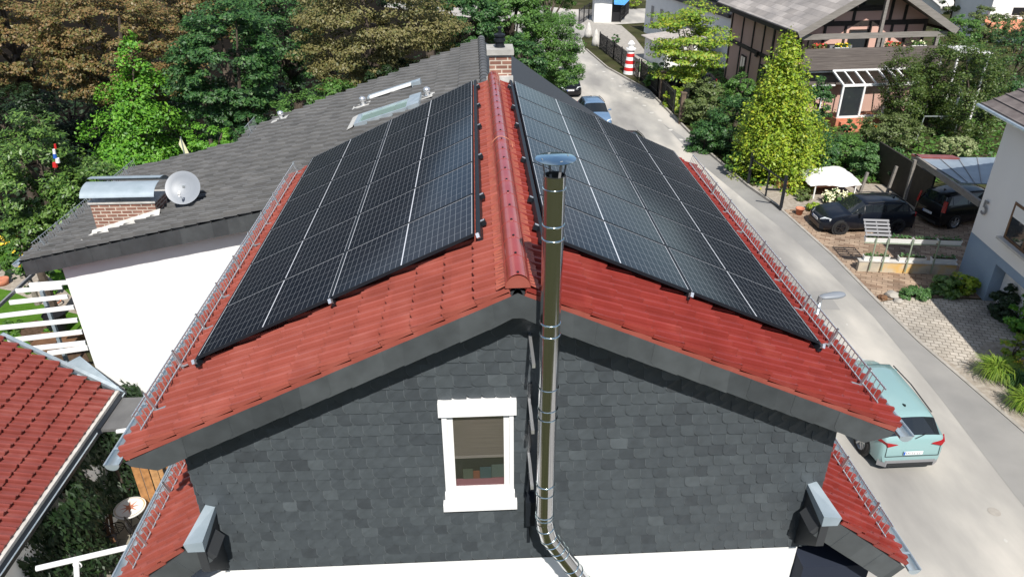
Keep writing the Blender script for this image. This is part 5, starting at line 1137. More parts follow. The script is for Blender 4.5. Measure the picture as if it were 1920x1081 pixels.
# side wall framing with windows
for y in (.15, 2.1, 3.6, 5.2, 7.0, 9.0, 11.2): tis(y, 0, y, TE+.5, .24 if y in (2.1, 3.6, .15) else .14)
tis(0, 3.0, TD, 3.0, .28); tis(0, 5.2, TD, 5.2, .16)
for y0 in (4.1, 7.6, 1.0):
    q = MB(); q.box(-.08, -.02, y0, y0+.95, .9 if y0 > 2 else 1.2, 2.4); wo = q.build('window', 'timber', TH); q = MB(); q.box(-.10, -.085, y0+.1, y0+.43, 1.3, 2.3); q.box(-.10, -.085, y0+.52, y0+.85, 1.3, 2.3); q.build('pane', 'glass', wo)
for y0 in (1.2, 5.6): q = MB(); q.box(-.20, -.08, y0, y0+.35, 2.75, 3.1); q.build('beam_head', 'timber', TH)
# balcony, parapet, posts
q = MB(); q.box(-.3, TW+.3, -1.55, -.02, 3.28, 3.40); q.build('balcony_floor', 'timber', TH)
for k in range(5):
    q = MB(); q.box(-.35, TW+.35, -1.62-.004*(k % 2), -1.57, 3.32+k*.27, 3.32+k*.27+.262); q.build('parapet_board', 'board', TH)
for k in range(3):
    q = MB(); q.box(-.30, 3.4, -.9-.004*(k % 2), -.85, 2.2+k*.30, 2.2+k*.30+.292); q.build('wall_board', 'board', TH)
q = MB(); q.box(-.3, TW, -1.3, -1.2, 3.10, 3.2); q.build('white_trim', 'white', TH)
q = MB(); q.bar((-.6, -1.35, 5.35), (TW+.6, -1.35, 5.35), .18, .32); q.build('cross_beam', 'beam_grey', TH)
for x in (.0, 4.6, 4.9+0, TW): q = MB(); q.bar((x, -1.35, 3.4), (x, -1.35, 5.2 if x not in (4.6,) else 7.9), .2); q.build('balcony_post', 'beam_grey' if x > 0 else 'timber', TH)
q = MB(); q.box(1.5, 3.0, -1.2, -.6, 3.4, 4.75); q.build('balcony_cupboard', 'skid_grey', TH)
for (x, m_) in ((.8, 'flower_red'), (1.9, 'leaf_mid'), (2.6, 'leaf_lime'), (3.9, 'leaf_mid'), (6.2, 'flower_red')):
    bt = empty('balcony_plant', TH.matrix_world @ Vector((0, 0, 0)), 0, None); bpy.data.objects.remove(bt)
gB = 'flower boxes on the balcony rail'
for i, (x, lb, fm) in enumerate([(.6, 'flower box at the left end of the balcony rail', 'flower_red'), (2.2, 'leafy flower box left of the balcony post', 'flower_yellow'), (5.6, 'flower box right of the tall balcony post', 'flower_red'), (7.4, 'pale flower box at the right end of the balcony rail', 'flower_cream')]):
    c_ = Matrix.Translation(T0) @ Matrix.Rotation(R(4), 4, 'Z') @ Vector((x, -1.45, 4.55)); fb = empty('flower_box', c_, R(4), lb, 'flower box', gB)
    q = MB(); q.box(-.5, .5, -.09, .09, -.02, .14); q.build('box', 'plastic_white' if i % 2 else 'brown_wood', fb); n = 120
    P = np.stack([RG.uniform(-.5, .5, n), RG.uniform(-.12, .12, n), .16+RG.uniform(0, .22, n)], 1); leaf_mesh('plants', P, np.tile([0, -.3, 1.], (n, 1)), .14, .09, 'leaf_mid', fb)
    P = P[:26]+[0, -.03, .05]; leaf_mesh('blossom', P, np.tile([0, -.4, 1.], (26, 1)), .13, .12, fm, fb)
# glass porch
gx = at(1566, 158, 2.95); SP = empty('glass_porch', (22.75, 39.6, 0), R(4), 'white-framed glass porch with sloping glazed roof beneath the balcony', 'porch')
W_ = 3.05
q = MB(); q.box(-.1, W_+.1, -.15, 1.3, 0, .62); q.build('plinth', 'terracotta', SP)
fr = []
def wb(a, b_, t=.12, nm='frame_bar'): q = MB(); q.bar(a, b_, t); q.build(nm, 'white', SP)
for x in (0, W_*.47, W_): wb((x, 0, .62), (x, 0, 2.62)); wb((x, 0, 2.70), (x, 1.55, 3.25), .10)
for x in (W_*.235, W_*.72): wb((x, 0, 2.70), (x, 1.55, 3.25), .08)
wb((-.06, 0, 2.68), (W_+2.0, 0, 2.68), .14); wb((-.06, 1.55, 3.28), (W_+2.4, 1.55, 3.28), .12); wb((0, 0, .68), (W_, 0, .68), .12); wb((W_+.4, -.15, 2.95), (W_+.4, 1.6, 3.5), .12); wb((W_+.4, 1.6, 3.5), (W_+4.4, 1.6, 3.5), .16); wb((W_+1.4, 0, 2.7), (W_+1.1, 1.6, 3.4), .09)
wb((W_+2.0, 0, .1), (W_+2.0, 0, 2.6), .12); wb((-1.6, .9, 2.5), (-.05, .9, 2.5), .08); wb((-1.6, .9, 1.7), (-.05, .9, 1.7), .08); wb((-.8, .9, .4), (-.8, .9, 2.5), .08)
q = MB(); q.quad((.06, .02, .74), (W_*.47-.06, .02, .74), (W_*.47-.06, .02, 2.6), (.06, .02, 2.6)); q.build('door_pane', 'glass', SP)
q = MB(); q.quad((W_*.47+.06, .02, .74), (W_-.06, .02, .74), (W_-.06, .02, 2.6), (W_*.47+.06, .02, 2.6)); q.build('side_pane', 'clear', SP)
q = MB(); q.quad((.05, .05, 2.74), (W_-.05, .05, 2.74), (W_-.05, 1.5, 3.26), (.05, 1.5, 3.26)); q.build('roof_pane', 'clear', SP)
for k in range(3): q = MB(); q.box(.1, 1.5, -.45-.3*k, -.15-.3*k, 0, .45-.15*k); q.build('step', 'terracotta', SP)
bp = MB(); p = at(1588, 229, .3); bp.lathe([(0, 0), (.16, 0), (.22, .26), (.2, .26), (0, .22)], p, 14); tag(bp.build('blue_pot', M.setdefault('blue_glaze', mat('blue_glaze', (.02, .09, .25), .2)), smooth=True), 'blue glazed pot on the porch steps', 'plant pot')
# garden frame
mf = empty('washing_frame', at(1735, 262), 0, 'thin grey rectangular metal frame standing among the shrubs', 'frame'); c_ = mf.location.copy()
tpL, tpR = at(1733, 218, Y=c_.y)-c_, at(1800, 218, Y=c_.y)-c_
q = MB(); q.bar(tpL, tpR, .06); q.build('top_bar', 'galv', mf)
for t_ in (tpL, tpR): q = MB(); q.bar(t_, (t_.x-.1, t_.y, 0), .06); q.build('leg', 'galv', mf)
wp = empty('white_pavilion', at(1818, 130, Y=41), 0, 'small white garden pavilion top poking out between the evergreens', 'pavilion'); c_ = wp.location.copy(); wp.location.z = 0
zt_ = at(1820, 92, Y=41).z; hw_ = 1.0
for sx in (-1, 1):
    for sy in (0, 1): q = MB(); q.bar((sx*hw_, sy*1.8, 0), (sx*hw_, sy*1.8, zt_-.15), .12); q.build('post', 'white', wp)
q = MB(); q.prism([(-hw_-.15, -.15, zt_-.2), (hw_+.15, -.15, zt_-.35), (hw_+.15, 2.0, zt_-.35), (-hw_-.15, 2.0, zt_-.2)], (0, 0, .12)); q.build('roof', 'plastic_white', wp)

# ================================================================== far houses, yards, fences
wh = empty('white_house', (17.7, 75.2, 0), math.atan2(-16.2, 2.6), 'long white house with a railed terrace beyond the half-timbered house', 'house')
LL = 19
q = MB(); q.box(0, LL, 0, 9, 0, 4.2); q.build('wall', 'white_wall', wh)
for i, (x, a_, b_) in enumerate([(1.6, 1.1, 3.0), (4.0, 1.1, 3.0), (7.4, .3, 3.0), (10.6, .6, 3.0), (14, 1.1, 3.0)]):
    wd = .9 if i < 2 else 1.6
    q = MB(); q.box(x, x+wd, -.03, .02, a_, b_); wo = q.build('window', 'grey_wall', wh); q = MB(); q.box(x+.1, x+wd-.1, -.045, -.032, a_+.1, b_-.1); q.build('pane', 'skid_grey', wo)
    q = MB(); q.box(x-.1, x+wd+.1, -.12, -.031, a_-.1, a_-.001); q.build('sill', 'concrete', wo)
q = MB(); q.box(-.2, LL, -.3, 9, 4.201, 4.45); q.build('terrace_slab', 'dark_slate', wh)
for x in np.arange(0, LL, .28): pass
q = MB()
for x in np.arange(-.1, LL, .22): q.bar((x, -.2, 4.45), (x, -.2, 5.4), .03)
q.bar((-.2, -.2, 5.4), (LL, -.2, 5.4), .06); q.build('railing', 'black', wh)
q = MB(); q.box(4.0, LL, 2.6, 9, 4.451, 7.6); q.build('upper_storey', 'white_wall', wh)
for x in (5.0, 9.0, 13.5): q = MB(); q.box(x, x+2.2, 2.55, 2.599, 4.6, 6.8); q.build('terrace_door', 'glass', wh)
q = MB(); q.prism([(3.2, 1.6, 7.5), (LL, 1.6, 7.5), (LL, 9, 9.5), (3.2, 9, 9.5)], (0, 0, .2)); q.build('roof', 'grey_tile', wh)
gs = empty('garden_shed', at(1262, 122), math.atan2(-16.2, 2.6), 'low shed with a grey-brown corrugated roof behind the layered tree', 'shed')
q = MB(); q.box(-3.2, 1.6, -1.5, 2.2, 0, 1.9); q.build('wall', 'white_wall', gs)
q = MB()
for k in range(26): x = -3.5+k*.21; q.prism([(x, -1.8, 1.95), (x+.13, -1.8, 1.99), (x+.21, -1.8, 1.95), (x+.21, 2.6, 2.35), (x+.13, 2.6, 2.39), (x, 2.6, 2.35)], (0, 0, .03))
q = MB(); q.prism([(-3.5, -1.8, 1.95), (1.9, -1.8, 1.95), (1.9, 2.6, 2.35), (-3.5, 2.6, 2.35)], (0, 0, .04)); ro = q.build('roof', 'corrugated', gs)
for k in range(24): q = MB(); x = -3.4+k*.225; q.bar((x, -1.8, 2.0), (x, 2.6, 2.40), .08, .05); q.build('corrugation', 'corrugated', ro)
# lighthouse ornament
lg = empty('lighthouse_ornament', at(1180, 138), 0, 'red and white striped toy lighthouse standing behind the dark fence', 'garden ornament')
zz = 0; H_ = at(1178, 82, Y=lg.location.y).z
for i in range(7):
    r0, r1 = .52-.035*i, .52-.035*(i+1); q = MB(); h_ = H_*.80/7; q.lathe([(0, 0), (r0, 0), (r1, h_-.004), (0, h_-.004)], (0, 0, i*h_), 16); q.build('stripe', 'red_paint' if i % 2 == 1 else 'white', lg, smooth=True, angle=40)
q = MB(); q.lathe([(0, 0), (.42, 0), (.42, .12), (.22, .13), (.22, .45), (.30, .46), (.12, .70), (0, .74)], (0, 0, H_*.80), 16); q.build('lantern', 'white', lg, smooth=True, angle=40)
def picket(name, pts, h, lb, m='black', step=.16, group='fences along the road', rails=(.25, .9), post=2.2):
    pts = [Vector(p) for p in pts]; r = empty(name, pts[0], 0, lb, 'fence', group); o = pts[0]; q = MB(); 
    for a, b_ in zip(pts, pts[1:]):
        n = max(1, int((b_-a).length/step))
        for k in range(n+1): p = a.lerp(b_, k/n)-o; q.bar(p+Vector((0, 0, .05)), p+Vector((0, 0, h)), .035)
    q.build('pickets', m, r)
    for f in rails:
        q = MB()
        for a, b_ in zip(pts, pts[1:]): q.bar(a-o+Vector((0, 0, h*f)), b_-o+Vector((0, 0, h*f)), .045)
        q.build('rail', m, r)
    for a, b_ in zip(pts, pts[1:]):
        n = max(1, int((b_-a).length/post))
        for k in range(n+1): q = MB(); p = a.lerp(b_, k/n)-o; q.bar(p, p+Vector((0, 0, h+.1)), .09); q.build('post', m, r)
    return r
picket('picket_fence', [at(1124, 92), at(1150, 112), at(1196, 148)], 1.5, 'dark picket fence along the pavement before the toy lighthouse')
picket('picket_fence', [at(1085, 48), at(1112, 30)], 1.7, 'dark fence panel left of the blue tarpaulin', step=.3)
picket('picket_fence', [at(1163, 42), at(1178, 26)], 1.7, 'dark fence panel right of the blue tarpaulin', step=.3)
picket('picket_fence', [at(1200, 152), at(1232, 182), at(1262, 214)], 1.6, 'dark fence section hidden among shrubs under the layered tree')
for (px, py, lb) in ((1239, 188, 'dark timber post nearest the corner of the pavement'), (1276, 232, 'stout dark timber post below the layered tree')):
    q = MB(); p = at(px, py); q.prism([(p.x-.14, p.y-.14, 0), (p.x+.14, p.y-.14, 0), (p.x+.14, p.y+.14, 0), (p.x-.14, p.y+.14, 0)], (0, 0, 2.0)); q.box(p.x-.18, p.x+.18, p.y-.18, p.y+.18, 2.001, 2.07); tag(q.build('gate_post', 'fence_wood'), lb, 'gate post', 'timber posts by the pavement')
sh = empty('tarp_shelter', at(1128, 42), 0, 'white box shelter with a blue tarpaulin over it at the road bend', 'shelter')
q = MB(); q.box(-.9, 1.1, 0, 1.6, 0, 2.5); q.build('box', 'plastic_white', sh)
q = MB(); q.add([(-1.1, -.5, 2.6), (0, -.6, 2.75), (1.2, -.5, 2.5), (3.2, -.2, 2.6), (3.4, 2.2, 2.6), (1.4, 2.6, 3.1), (-.2, 2.6, 3.2), (-1.0, 2.4, 2.9), (1.2, -.7, 2.0), (2.4, -.6, 1.9)], [(0, 1, 6, 7), (1, 2, 5, 6), (2, 3, 4, 5), (2, 8, 9, 3)]); q.build('tarpaulin', 'tarp', sh)
q = MB(); q.box(1.15, 2.2, .1, 1.5, 0, 2.0); q.build('dark_recess', 'black', sh)
def rock(px, py, h, lb):
    p = at(px, py); q = MB(); q.lathe([(0, 0), (.42, 0), (.40, h*.3), (.28, h*.65), (.12, h*.93), (0, h)], p, 9); o = q.build('white_boulder', 'concrete', smooth=True); tag(o, lb, 'boulder', 'pale upright stones at the road fork')
rock(1103, 70, 1.5, 'pale upright stone farther from the picket fence'); rock(1117, 86, 1.6, 'pale upright stone touching the picket fence end')
broad('potted_bush', 'two-ball green bush behind the dark picket fence', 1155, 72, 67, 9, 9, 'leaf_dark', cat='shrub', N=900, leaf=2.6, clumps=20, crp=.3)
broad('shrub', 'green hedge with red blossoms behind the blue tarpaulin', 1140, 3, 93, 26, 12, 'leaf_bright', cat='shrub', N=2500, leaf=2.6, clumps=40, crp=.2, kind_flowers=('flower_red', 20, 3))
broad('shrub', 'bright hedge at the top edge left of the white house', 1188, 4, 92, 18, 9, 'leaf_lime', cat='shrub', N=1600, leaf=2.6, clumps=30, crp=.24)
broad('shrub', 'rust-orange bush at the top edge beside the bright hedge', 1170, 2, 95, 9, 9, 'leaf_brown', cat='shrub', N=700, leaf=2.6, clumps=16, crp=.3)
sheet('far_yard', gp([(1096, 42), (1128, 44), (1165, 48), (1190, 70), (1235, 130), (1196, 146), (1120, 86)]), .012, 'kerb')
fh = empty('far_house', at(1905, 60, Y=66), R(-8), 'white house with an orange-red roof edge at the top right corner', 'house'); fh.location.z = 0; zr_ = at(1900, 44, Y=66).z
q = MB(); q.box(-2.4, 8, 1, 9, 0, zr_+5); q.build('wall', 'white_wall', fh)
q = MB(); q.prism([(-2.8, -.6, zr_-.8), (8, -.6, zr_-.8), (8, 1.4, zr_+.3), (-2.8, 1.4, zr_+.3)], (0, 0, .15)); q.build('lower_roof', 'terracotta', fh)
q = MB(); q.box(-.6, 1.2, .96, 1.0-.001, zr_+.5, zr_+2.2); wo = q.build('window', 'grey_wall', fh); q = MB(); q.box(-.4, 1.0, .94, .955, zr_+.6, zr_+1.3); q.build('pane', 'black', wo)
fg = empty('far_house', at(1850, 10, Y=85), 0, 'house with a flat grey roof at the top edge behind thin trees', 'house'); fg.location.z = 0; zr_ = at(1850, 14, Y=85).z
q = MB(); q.box(-5.5, 3.5, 0, 8, 0, max(1.5, zr_)); q.build('wall', 'grey_wall', fg); q = MB(); q.prism([(-6, -.6, zr_), (4, -.6, zr_), (4, 9, zr_+2.4), (-6, 9, zr_+2.4)], (0, 0, .2)); q.build('roof', 'concrete', fg)
fk = empty('far_house', at(1330, 0, Y=100), 0, 'pale rendered house far behind the layered tree at the top edge', 'house'); fk.location.z = 0
q = MB(); q.box(-9, 9, 0, 9, 0, 4); q.build('wall', 'white_wall', fk); q = MB(); q.prism([(-9.5, -.5, 4), (9.5, -.5, 4), (9.5, 4.5, 7), (-9.5, 4.5, 7)], (0, 0, .2)); q.build('roof', 'red_tile_b', fk)

# gate by the forecourt, raised bed, sheet-covered stack
gt = empty('garden_gate', at(1463, 394), 0, 'open dark metal gate frame at the edge of the paved forecourt', 'gate'); o_ = gt.location.copy()
g1, g2 = at(1463, 394)-o_, at(1402, 348)-o_
for e, hh in ((g1, 1.75), (g2, 1.9), (g1.lerp(g2, .45), 1.5)): q = MB(); q.bar(e, e+Vector((0, 0, hh)), .12 if hh > 1.6 else .07); q.build('post', 'black_alu', gt)
for z_ in (.08, 1.45): q = MB(); q.bar(g1+Vector((0, 0, z_)), g2+Vector((0, 0, z_)), .06); q.build('rail', 'black_alu', gt)
q = MB(); q.bar(g1+Vector((-.1, .1, 1.0)), g1+Vector((-.7, .5, .9)), .08); q.build('latch_arm', 'black_alu', gt)
rb = empty('raised_bed', at(1480, 352), 0, 'weathered timber raised bed behind the gate', 'raised bed')
q = MB(); q.box(-.6, 2.6, 0, .1, 0, .35); q.box(-.6, 2.6, 1.2, 1.3, 0, .35); q.box(-.6, -.5, .1, 1.2, 0, .35); q.build('planks', 'orange_wood', rb); q = MB(); q.box(-.5, 2.6, .1, 1.2, 0, .28); q.build('soil', 'soil', rb)
cs = empty('covered_stack', at(1560, 372), 0, 'low stack draped with a rumpled white sheet behind the black hatchback', 'covered stack'); c_ = cs.location.copy()
q = MB(); q.box(-.95, 1.15, .1, 1.9, .55, .80); q.build('brick_pile', 'terracotta', cs)
for (x, y) in ((-.95, .05), (1.1, .05), (-.95, 1.9), (1.1, 1.9)): q = MB(); q.bar((x, y, 0), (x, y, .8), .06); q.build('leg', 'plastic_white', cs)
n = 14; vs = []; 
for i in range(n+1):
    for j in range(n+1):
        u_, v_ = i/n, j/n; x = -1.25+2.6*u_; y = -.05+2.2*v_; e = min(u_, 1-u_, v_, 1-v_); z = .98 if e > .09 else .98-.30*(.09-e)/.09
        vs.append((x+random.uniform(-.02, .02), y, z+.05*math.sin(7*u_+3*v_)+random.uniform(-.02, .02)))
q = MB(); q.add(vs, [(i*(n+1)+j, i*(n+1)+j+1, (i+1)*(n+1)+j+1, (i+1)*(n+1)+j) for i in range(n) for j in range(n)]); q.build('white_sheet', 'cloth_white', cs, smooth=True)
for (px, py, h_, lb) in ((1612, 362, 1.1, 'short grey post beside the white sheet'), (1662, 365, 1.5, 'leaning pale wooden stake behind the black hatchback')):
    q = MB(); p = at(px, py); q.bar(p, p+Vector((.15, 0, h_)), .12); tag(q.build('wooden_post', 'beam_grey'), lb, 'post')

# ================================================================== left neighbour roof, patio, pergola, garden
ev = 2.9; eA, eB = at(208, 735, ev), at(0, 1050, ev); ex = (eA.x+eB.x)/2; yA = eA.y; 
nb = empty('red_roofed_outbuilding', (ex, yA-4, 0), 0, 'outbuilding with a wavy red tiled roof at the lower left corner', 'outbuilding')
pn = .36; S = Vector((-math.cos(math.atan(-pn)), 0, math.sin(math.atan(pn)))); Sd = Vector((math.cos(math.atan(pn)), 0, -math.sin(math.atan(pn)))); Nn = Vector((math.sin(math.atan(pn)), 0, math.cos(math.atan(pn))))
tA = at(0, 632, ev); 
# roof plane z = ev - pn (x - ex); its far edge follows the sight line of the photographed verge
def onn(px, py): return on(px, py, ev+pn*ex, -pn)
f1, f2 = onn(208, 735), onn(0, 632); slp = (f2.y-f1.y)/(f2.x-f1.x)
RL = 7.5; O = Vector((ex-math.cos(math.atan(pn))*RL, 0, ev+pn*math.cos(math.atan(pn))*RL))
def nyhi(s): x = O.x+Sd.x*s; return f1.y+(x-f1.x)*slp
mb = MB(); tiled(mb, O, Sd, (0, 1, 0), Nn, 0, RL, lambda s: -2.0, nyhi, course=.37, rib=.215, amp=.05, lap=.055)
mb.v = [(v[0]-ex, v[1]-(yA-4), v[2]) for v in mb.v]; mb.build('roof_slope', 'red_tile_c', nb)
def NB(q, nm, m): q.v = [(v[0]-ex, v[1]-(yA-4), v[2]) for v in q.v]; return q.build(nm, m, nb)
q = MB(); q.prism([(ex-.03, -2, ev-.06), (ex-.03, nyhi(RL)-.03, ev-.06), (O.x, nyhi(0), O.z-.06), (O.x, -2, O.z-.06)], (0, 0, -.12)); NB(q, 'roof_deck', 'dark_slate')
q = MB(); q.box(ex+.0, ex+.10, -2, yA+.05, ev-.14, ev+.015); NB(q, 'white_eave_strip', 'concrete')
q = MB(); q.box(ex+.10, ex+.22, -2, yA+.03, ev-.18, ev-.06); NB(q, 'gutter', 'black_alu')
q = MB(); q.tube([(ex+.23, -2, ev-.05), (ex+.23, yA+.03, ev-.05)], .015, 6); NB(q, 'gutter_rim', 'zinc')
q = MB(); q.bar(f1+Vector((.12, .10, .02)), f2+Vector((0, .10, .02)), .10, .08); NB(q, 'verge_flashing', 'zinc')
q = MB(); q.prism([(ex-.1, -2, 0), (ex-.1, nyhi(RL)-.2, 0), (O.x, nyhi(0)-.2, 0), (O.x, -2, 0)], (0, 0, ev-.2)); NB(q, 'wall', 'white_wall')
zc_ = MB(); a_ = f1+Vector((.1, .25, .0)); zc_.prism([f1+Vector((0, .12, .02)), f1+Vector((.35, -.05, .02)), at(150, 668, ev+.3), at(108, 690, ev+.3)], (0, 0, .02)); NB(zc_, 'zinc_valley', 'zinc_pale')
# patio and ivy
sheet('patio', [(ex-.2, -4), (-3.4, -4), (-3.4, 9.5), (ex-.2, 9.5)], .01, 'paver_patio')
def ivy(name, label, x0, x1, y0, y1, z0, z1, n, m, leaf=.16):
    t = empty(name, ((x0+x1)/2, (y0+y1)/2, 0), 0, label, 'climbing plant'); P = np.stack([RG.uniform(x0, x1, n), RG.uniform(y0, y1, n), RG.uniform(0, 1, n)**.7*(z1-z0)+z0], 1)
    P[:, 0] += .25*np.sin(P[:, 1]*2.3)+.15*np.sin(P[:, 2]*4+P[:, 1]*3); P -= np.array([(x0+x1)/2, (y0+y1)/2, 0]); leaf_mesh('foliage', P, np.tile([.8, -.3, .4], (n, 1)), leaf, leaf*.35, m, t, droop=np.array([.3, 0, -1.])); trunk(t, z1*.8, .05); return t
ivy('bamboo_hedge', 'dark narrow-leaved hedge filling the gap beside the outbuilding gutter', ex-.05, ex+.30, 4.6, 11.6, .1, 2.62, 14000, 'leaf_shade', .17)
ivy('bamboo_hedge', 'leafy clump at the bottom left corner under the white rod', ex+.1, ex+.9, 1.2, 3.2, .1, 2.2, 3500, 'leaf_laurel', .15)
# table with a star inlay
tc_ = at(243, 950, .74); tb = empty('bistro_table', (tc_.x, tc_.y, 0), R(20), 'round white bistro table with an orange star inlay on the patio', 'table')
sc = scale_at(tc_); tr0 = .36
q = MB(); q.lathe([(0, .735), (tr0-.03, .735), (tr0, .73), (tr0, .705), (0, .705)], (0, 0, 0), 40); q.build('table_top', 'cloth_white', tb, smooth=True, angle=40)
q = MB(); q.lathe([(tr0-.05, .738), (tr0-.025, .738)], (0, 0, 0), 40); q.build('inlay_ring', 'sand_concrete', tb)
q = MB()
for k in range(8):
    a = k*math.pi/4; q.add([(math.cos(a-.25)*.08, math.sin(a-.25)*.08, .739), (math.cos(a)*.24, math.sin(a)*.24, .739), (math.cos(a+.25)*.08, math.sin(a+.25)*.08, .739)], [(0, 1, 2)])
q.lathe([(0, .7395), (.085, .7395)], (0, 0, 0), 16); q.build('star_inlay', 'terracotta', tb)
for k in range(3):
    a = k*2.09; q = MB(); q.tube([(math.cos(a)*.26, math.sin(a)*.26, .70), (math.cos(a)*.08, math.sin(a)*.08, .38), (math.cos(a)*.28, math.sin(a)*.28, 0)], .012, 6); q.build('leg', 'black', tb)
def wire_chair(px, py, rz, lb, m='black'):
    p = at(px, py); r = empty('wire_chair', p, rz, lb, 'chair', 'wire chairs around the bistro table')
    q = MB(); q.tube([(math.cos(t)*.20, math.sin(t)*.20, .45) for t in np.linspace(0, 6.283, 17)], .012, 5)
    for k in range(-3, 4): w_ = math.sqrt(.04-(.055*k)**2); q.bar((-w_, .055*k, .45), (w_, .055*k, .45), .008)
    q.build('seat', m, r)
    for sx in (-1, 1):
        for sy in (-1, 1): q = MB(); q.tube([(sx*.14, sy*.14, .45), (sx*.19, sy*.19, 0)], .011, 5); q.build('leg', m, r)
    q = MB(); q.tube([(-.19, .16, .45), (-.20, .22, .75), (-.10, .24, .88), (.10, .24, .88), (.20, .22, .75), (.19, .16, .45)], .012, 5)
    for k in range(-2, 3): q.bar((.06*k, .18, .47), (.06*k, .24, .86), .008)
    q.build('backrest', m, r)
wire_chair(225, 1015, R(160), 'black wire chair nearest the camera beside the bistro table'); wire_chair(272, 1015, R(120), 'black wire chair half hidden by the lower gutter')
p = at(232, 910, .45); rc_ = empty('red_chair', (p.x, p.y, 0), R(40), 'round red chair in the shade behind the bistro table', 'chair')
q = MB(); q.tube([(math.cos(t)*.26, math.sin(t)*.26, .46) for t in np.linspace(0, 6.283, 25)], .03, 8); q.build('seat_ring', 'cushion', rc_)
q = MB(); q.bar((-.24, 0, .46), (.24, 0, .46), .06, .03); q.build('seat_slat', 'cushion', rc_)
for sx in (-1, 1):
    for sy in (-1, 1): q = MB(); q.tube([(sx*.18, sy*.18, .45), (sx*.2, sy*.2, 0)], .018, 6); q.build('leg', 'cushion', rc_)
p = at(195, 985, .45); bn = empty('garden_bench', (p.x, p.y, 0), R(118), 'dark iron bench with a latticed back in front of the hedge', 'bench')
for k in range(4): q = MB(); q.box(-.65, .65, -.2+k*.1, -.12+k*.1, .43, .455); q.build('seat_slat', 'brown_wood', bn)
q = MB()
for k in range(-6, 7): q.bar((k*.1, .24, .5), (k*.1+.1, .28, .85), .012); q.bar((k*.1+.1, .24, .5), (k*.1, .28, .85), .012)
q.bar((-.68, .28, .87), (.68, .28, .87), .03); q.build('backrest', 'black', bn)
for sx in (-.62, .62): q = MB(); q.bar((sx, -.2, 0), (sx, -.2, .62), .04); q.bar((sx, .24, 0), (sx, .27, .87), .04); q.bar((sx, -.2, .62), (sx, .26, .62), .04); q.build('side_frame', 'black', bn)
# plank shed behind the gutter end
pa_, pb_ = at(238, 852, 2.1), at(332, 842, 2.1)
ws_ = empty('plank_screen', (pa_.x, pa_.y, 0), math.atan2(pb_.y-pa_.y, pb_.x-pa_.x), 'screen of orange-brown vertical planks between the house and the patio', 'screen')
Lp = (pb_-pa_).length+.4; n = int(Lp/.19); q = MB()
for k in range(n): q.box(k*.19, k*.19+.165, -.012*(k % 2), .03-.012*(k % 2), .0, 2.1+.02*(k % 3))
q.build('planks', 'orange_wood', ws_)
q = MB(); q.tube([(Lp*.62, -.12, 0), (Lp*.62, -.12, 2.4)], .05, 10); q.build('white_downpipe', 'white', ws_, smooth=True)
q = MB(); q.box(Lp*.45, Lp*.45+.06, -.04, -.013, 0, 2.12); q.build('dark_post', 'black', ws_)
# small dark canopy with a lamp
ca, cb_ = at(212, 790, 3.2), at(262, 790, 3.2); cn = empty('door_canopy', (ca.x, ca.y, 3.2), 0, 'small flat grey canopy against the white gable by the gutter end', 'canopy')
q = MB(); q.box(-.1, 1.0, -.35, .8, 0, .07); q.build('canopy_sheet', 'grey_tile', cn); q = MB(); q.box(-.2, -.1, -.35, .8, -.05, .10); q.build('dark_edge', 'black_alu', cn)
q = MB(); q.bar((-.15, .7, -.1), (-.15, .7, -3.2), .07); q.build('post', 'skid_grey', cn)
lamp_ = MB(); p = at(233, 808, 3.35); lamp_.tube([p+Vector((-.16, 0, 0)), p+Vector((.16, .03, .02))], .05, 12); tag(lamp_.build('tube_lamp', 'plastic_white', smooth=True), 'small white tube lamp resting on the grey canopy', 'lamp')
# awning rod
r0, r1 = at(68, 1065, 3.4), at(236, 1026, 3.4); rd = empty('awning_rod', r0, 0, 'long white rod with a bracket crossing the patio gap at the bottom left', 'awning rod')
q = MB(); q.tube([(0, 0, 0), (r1-r0)*1.3], .05, 12); q.build('rod', 'white', rd, smooth=True, angle=40)
q = MB(); q.tube([Vector((.62, .12, -.02)), Vector((.72, -.25, -.35)), Vector((.80, -.6, -.9))], .045, 8); q.build('bracket', 'white', rd, smooth=True, angle=40)
q = MB(); q.tube([Vector((.62+.07*math.cos(t), .12, -.09+.07*math.sin(t))) for t in np.linspace(0, 6.2, 13)], .012, 6); q.build('eyelet', 'white', rd)
for (px, py, r_, m_, lb) in ((75, 1010, .22, 'concrete', 'round pale pot among the leaves at the bottom left'), (165, 1030, .20, 'skid_grey', 'grey pot on the shaded patio below the rod'), (155, 985, .16, 'concrete', 'small pale urn on the patio beside the hedge')):
    q = MB(); p = at(px, py); q.lathe([(0, 0), (r_*.6, 0), (r_, r_*1.3), (r_*1.1, r_*1.8), (r_*.95, r_*1.8), (r_*.85, r_*1.4), (0, r_*1.3)], p, 18); tag(q.build('plant_pot', m_, smooth=True), lb, 'plant pot', 'pots on the patio')
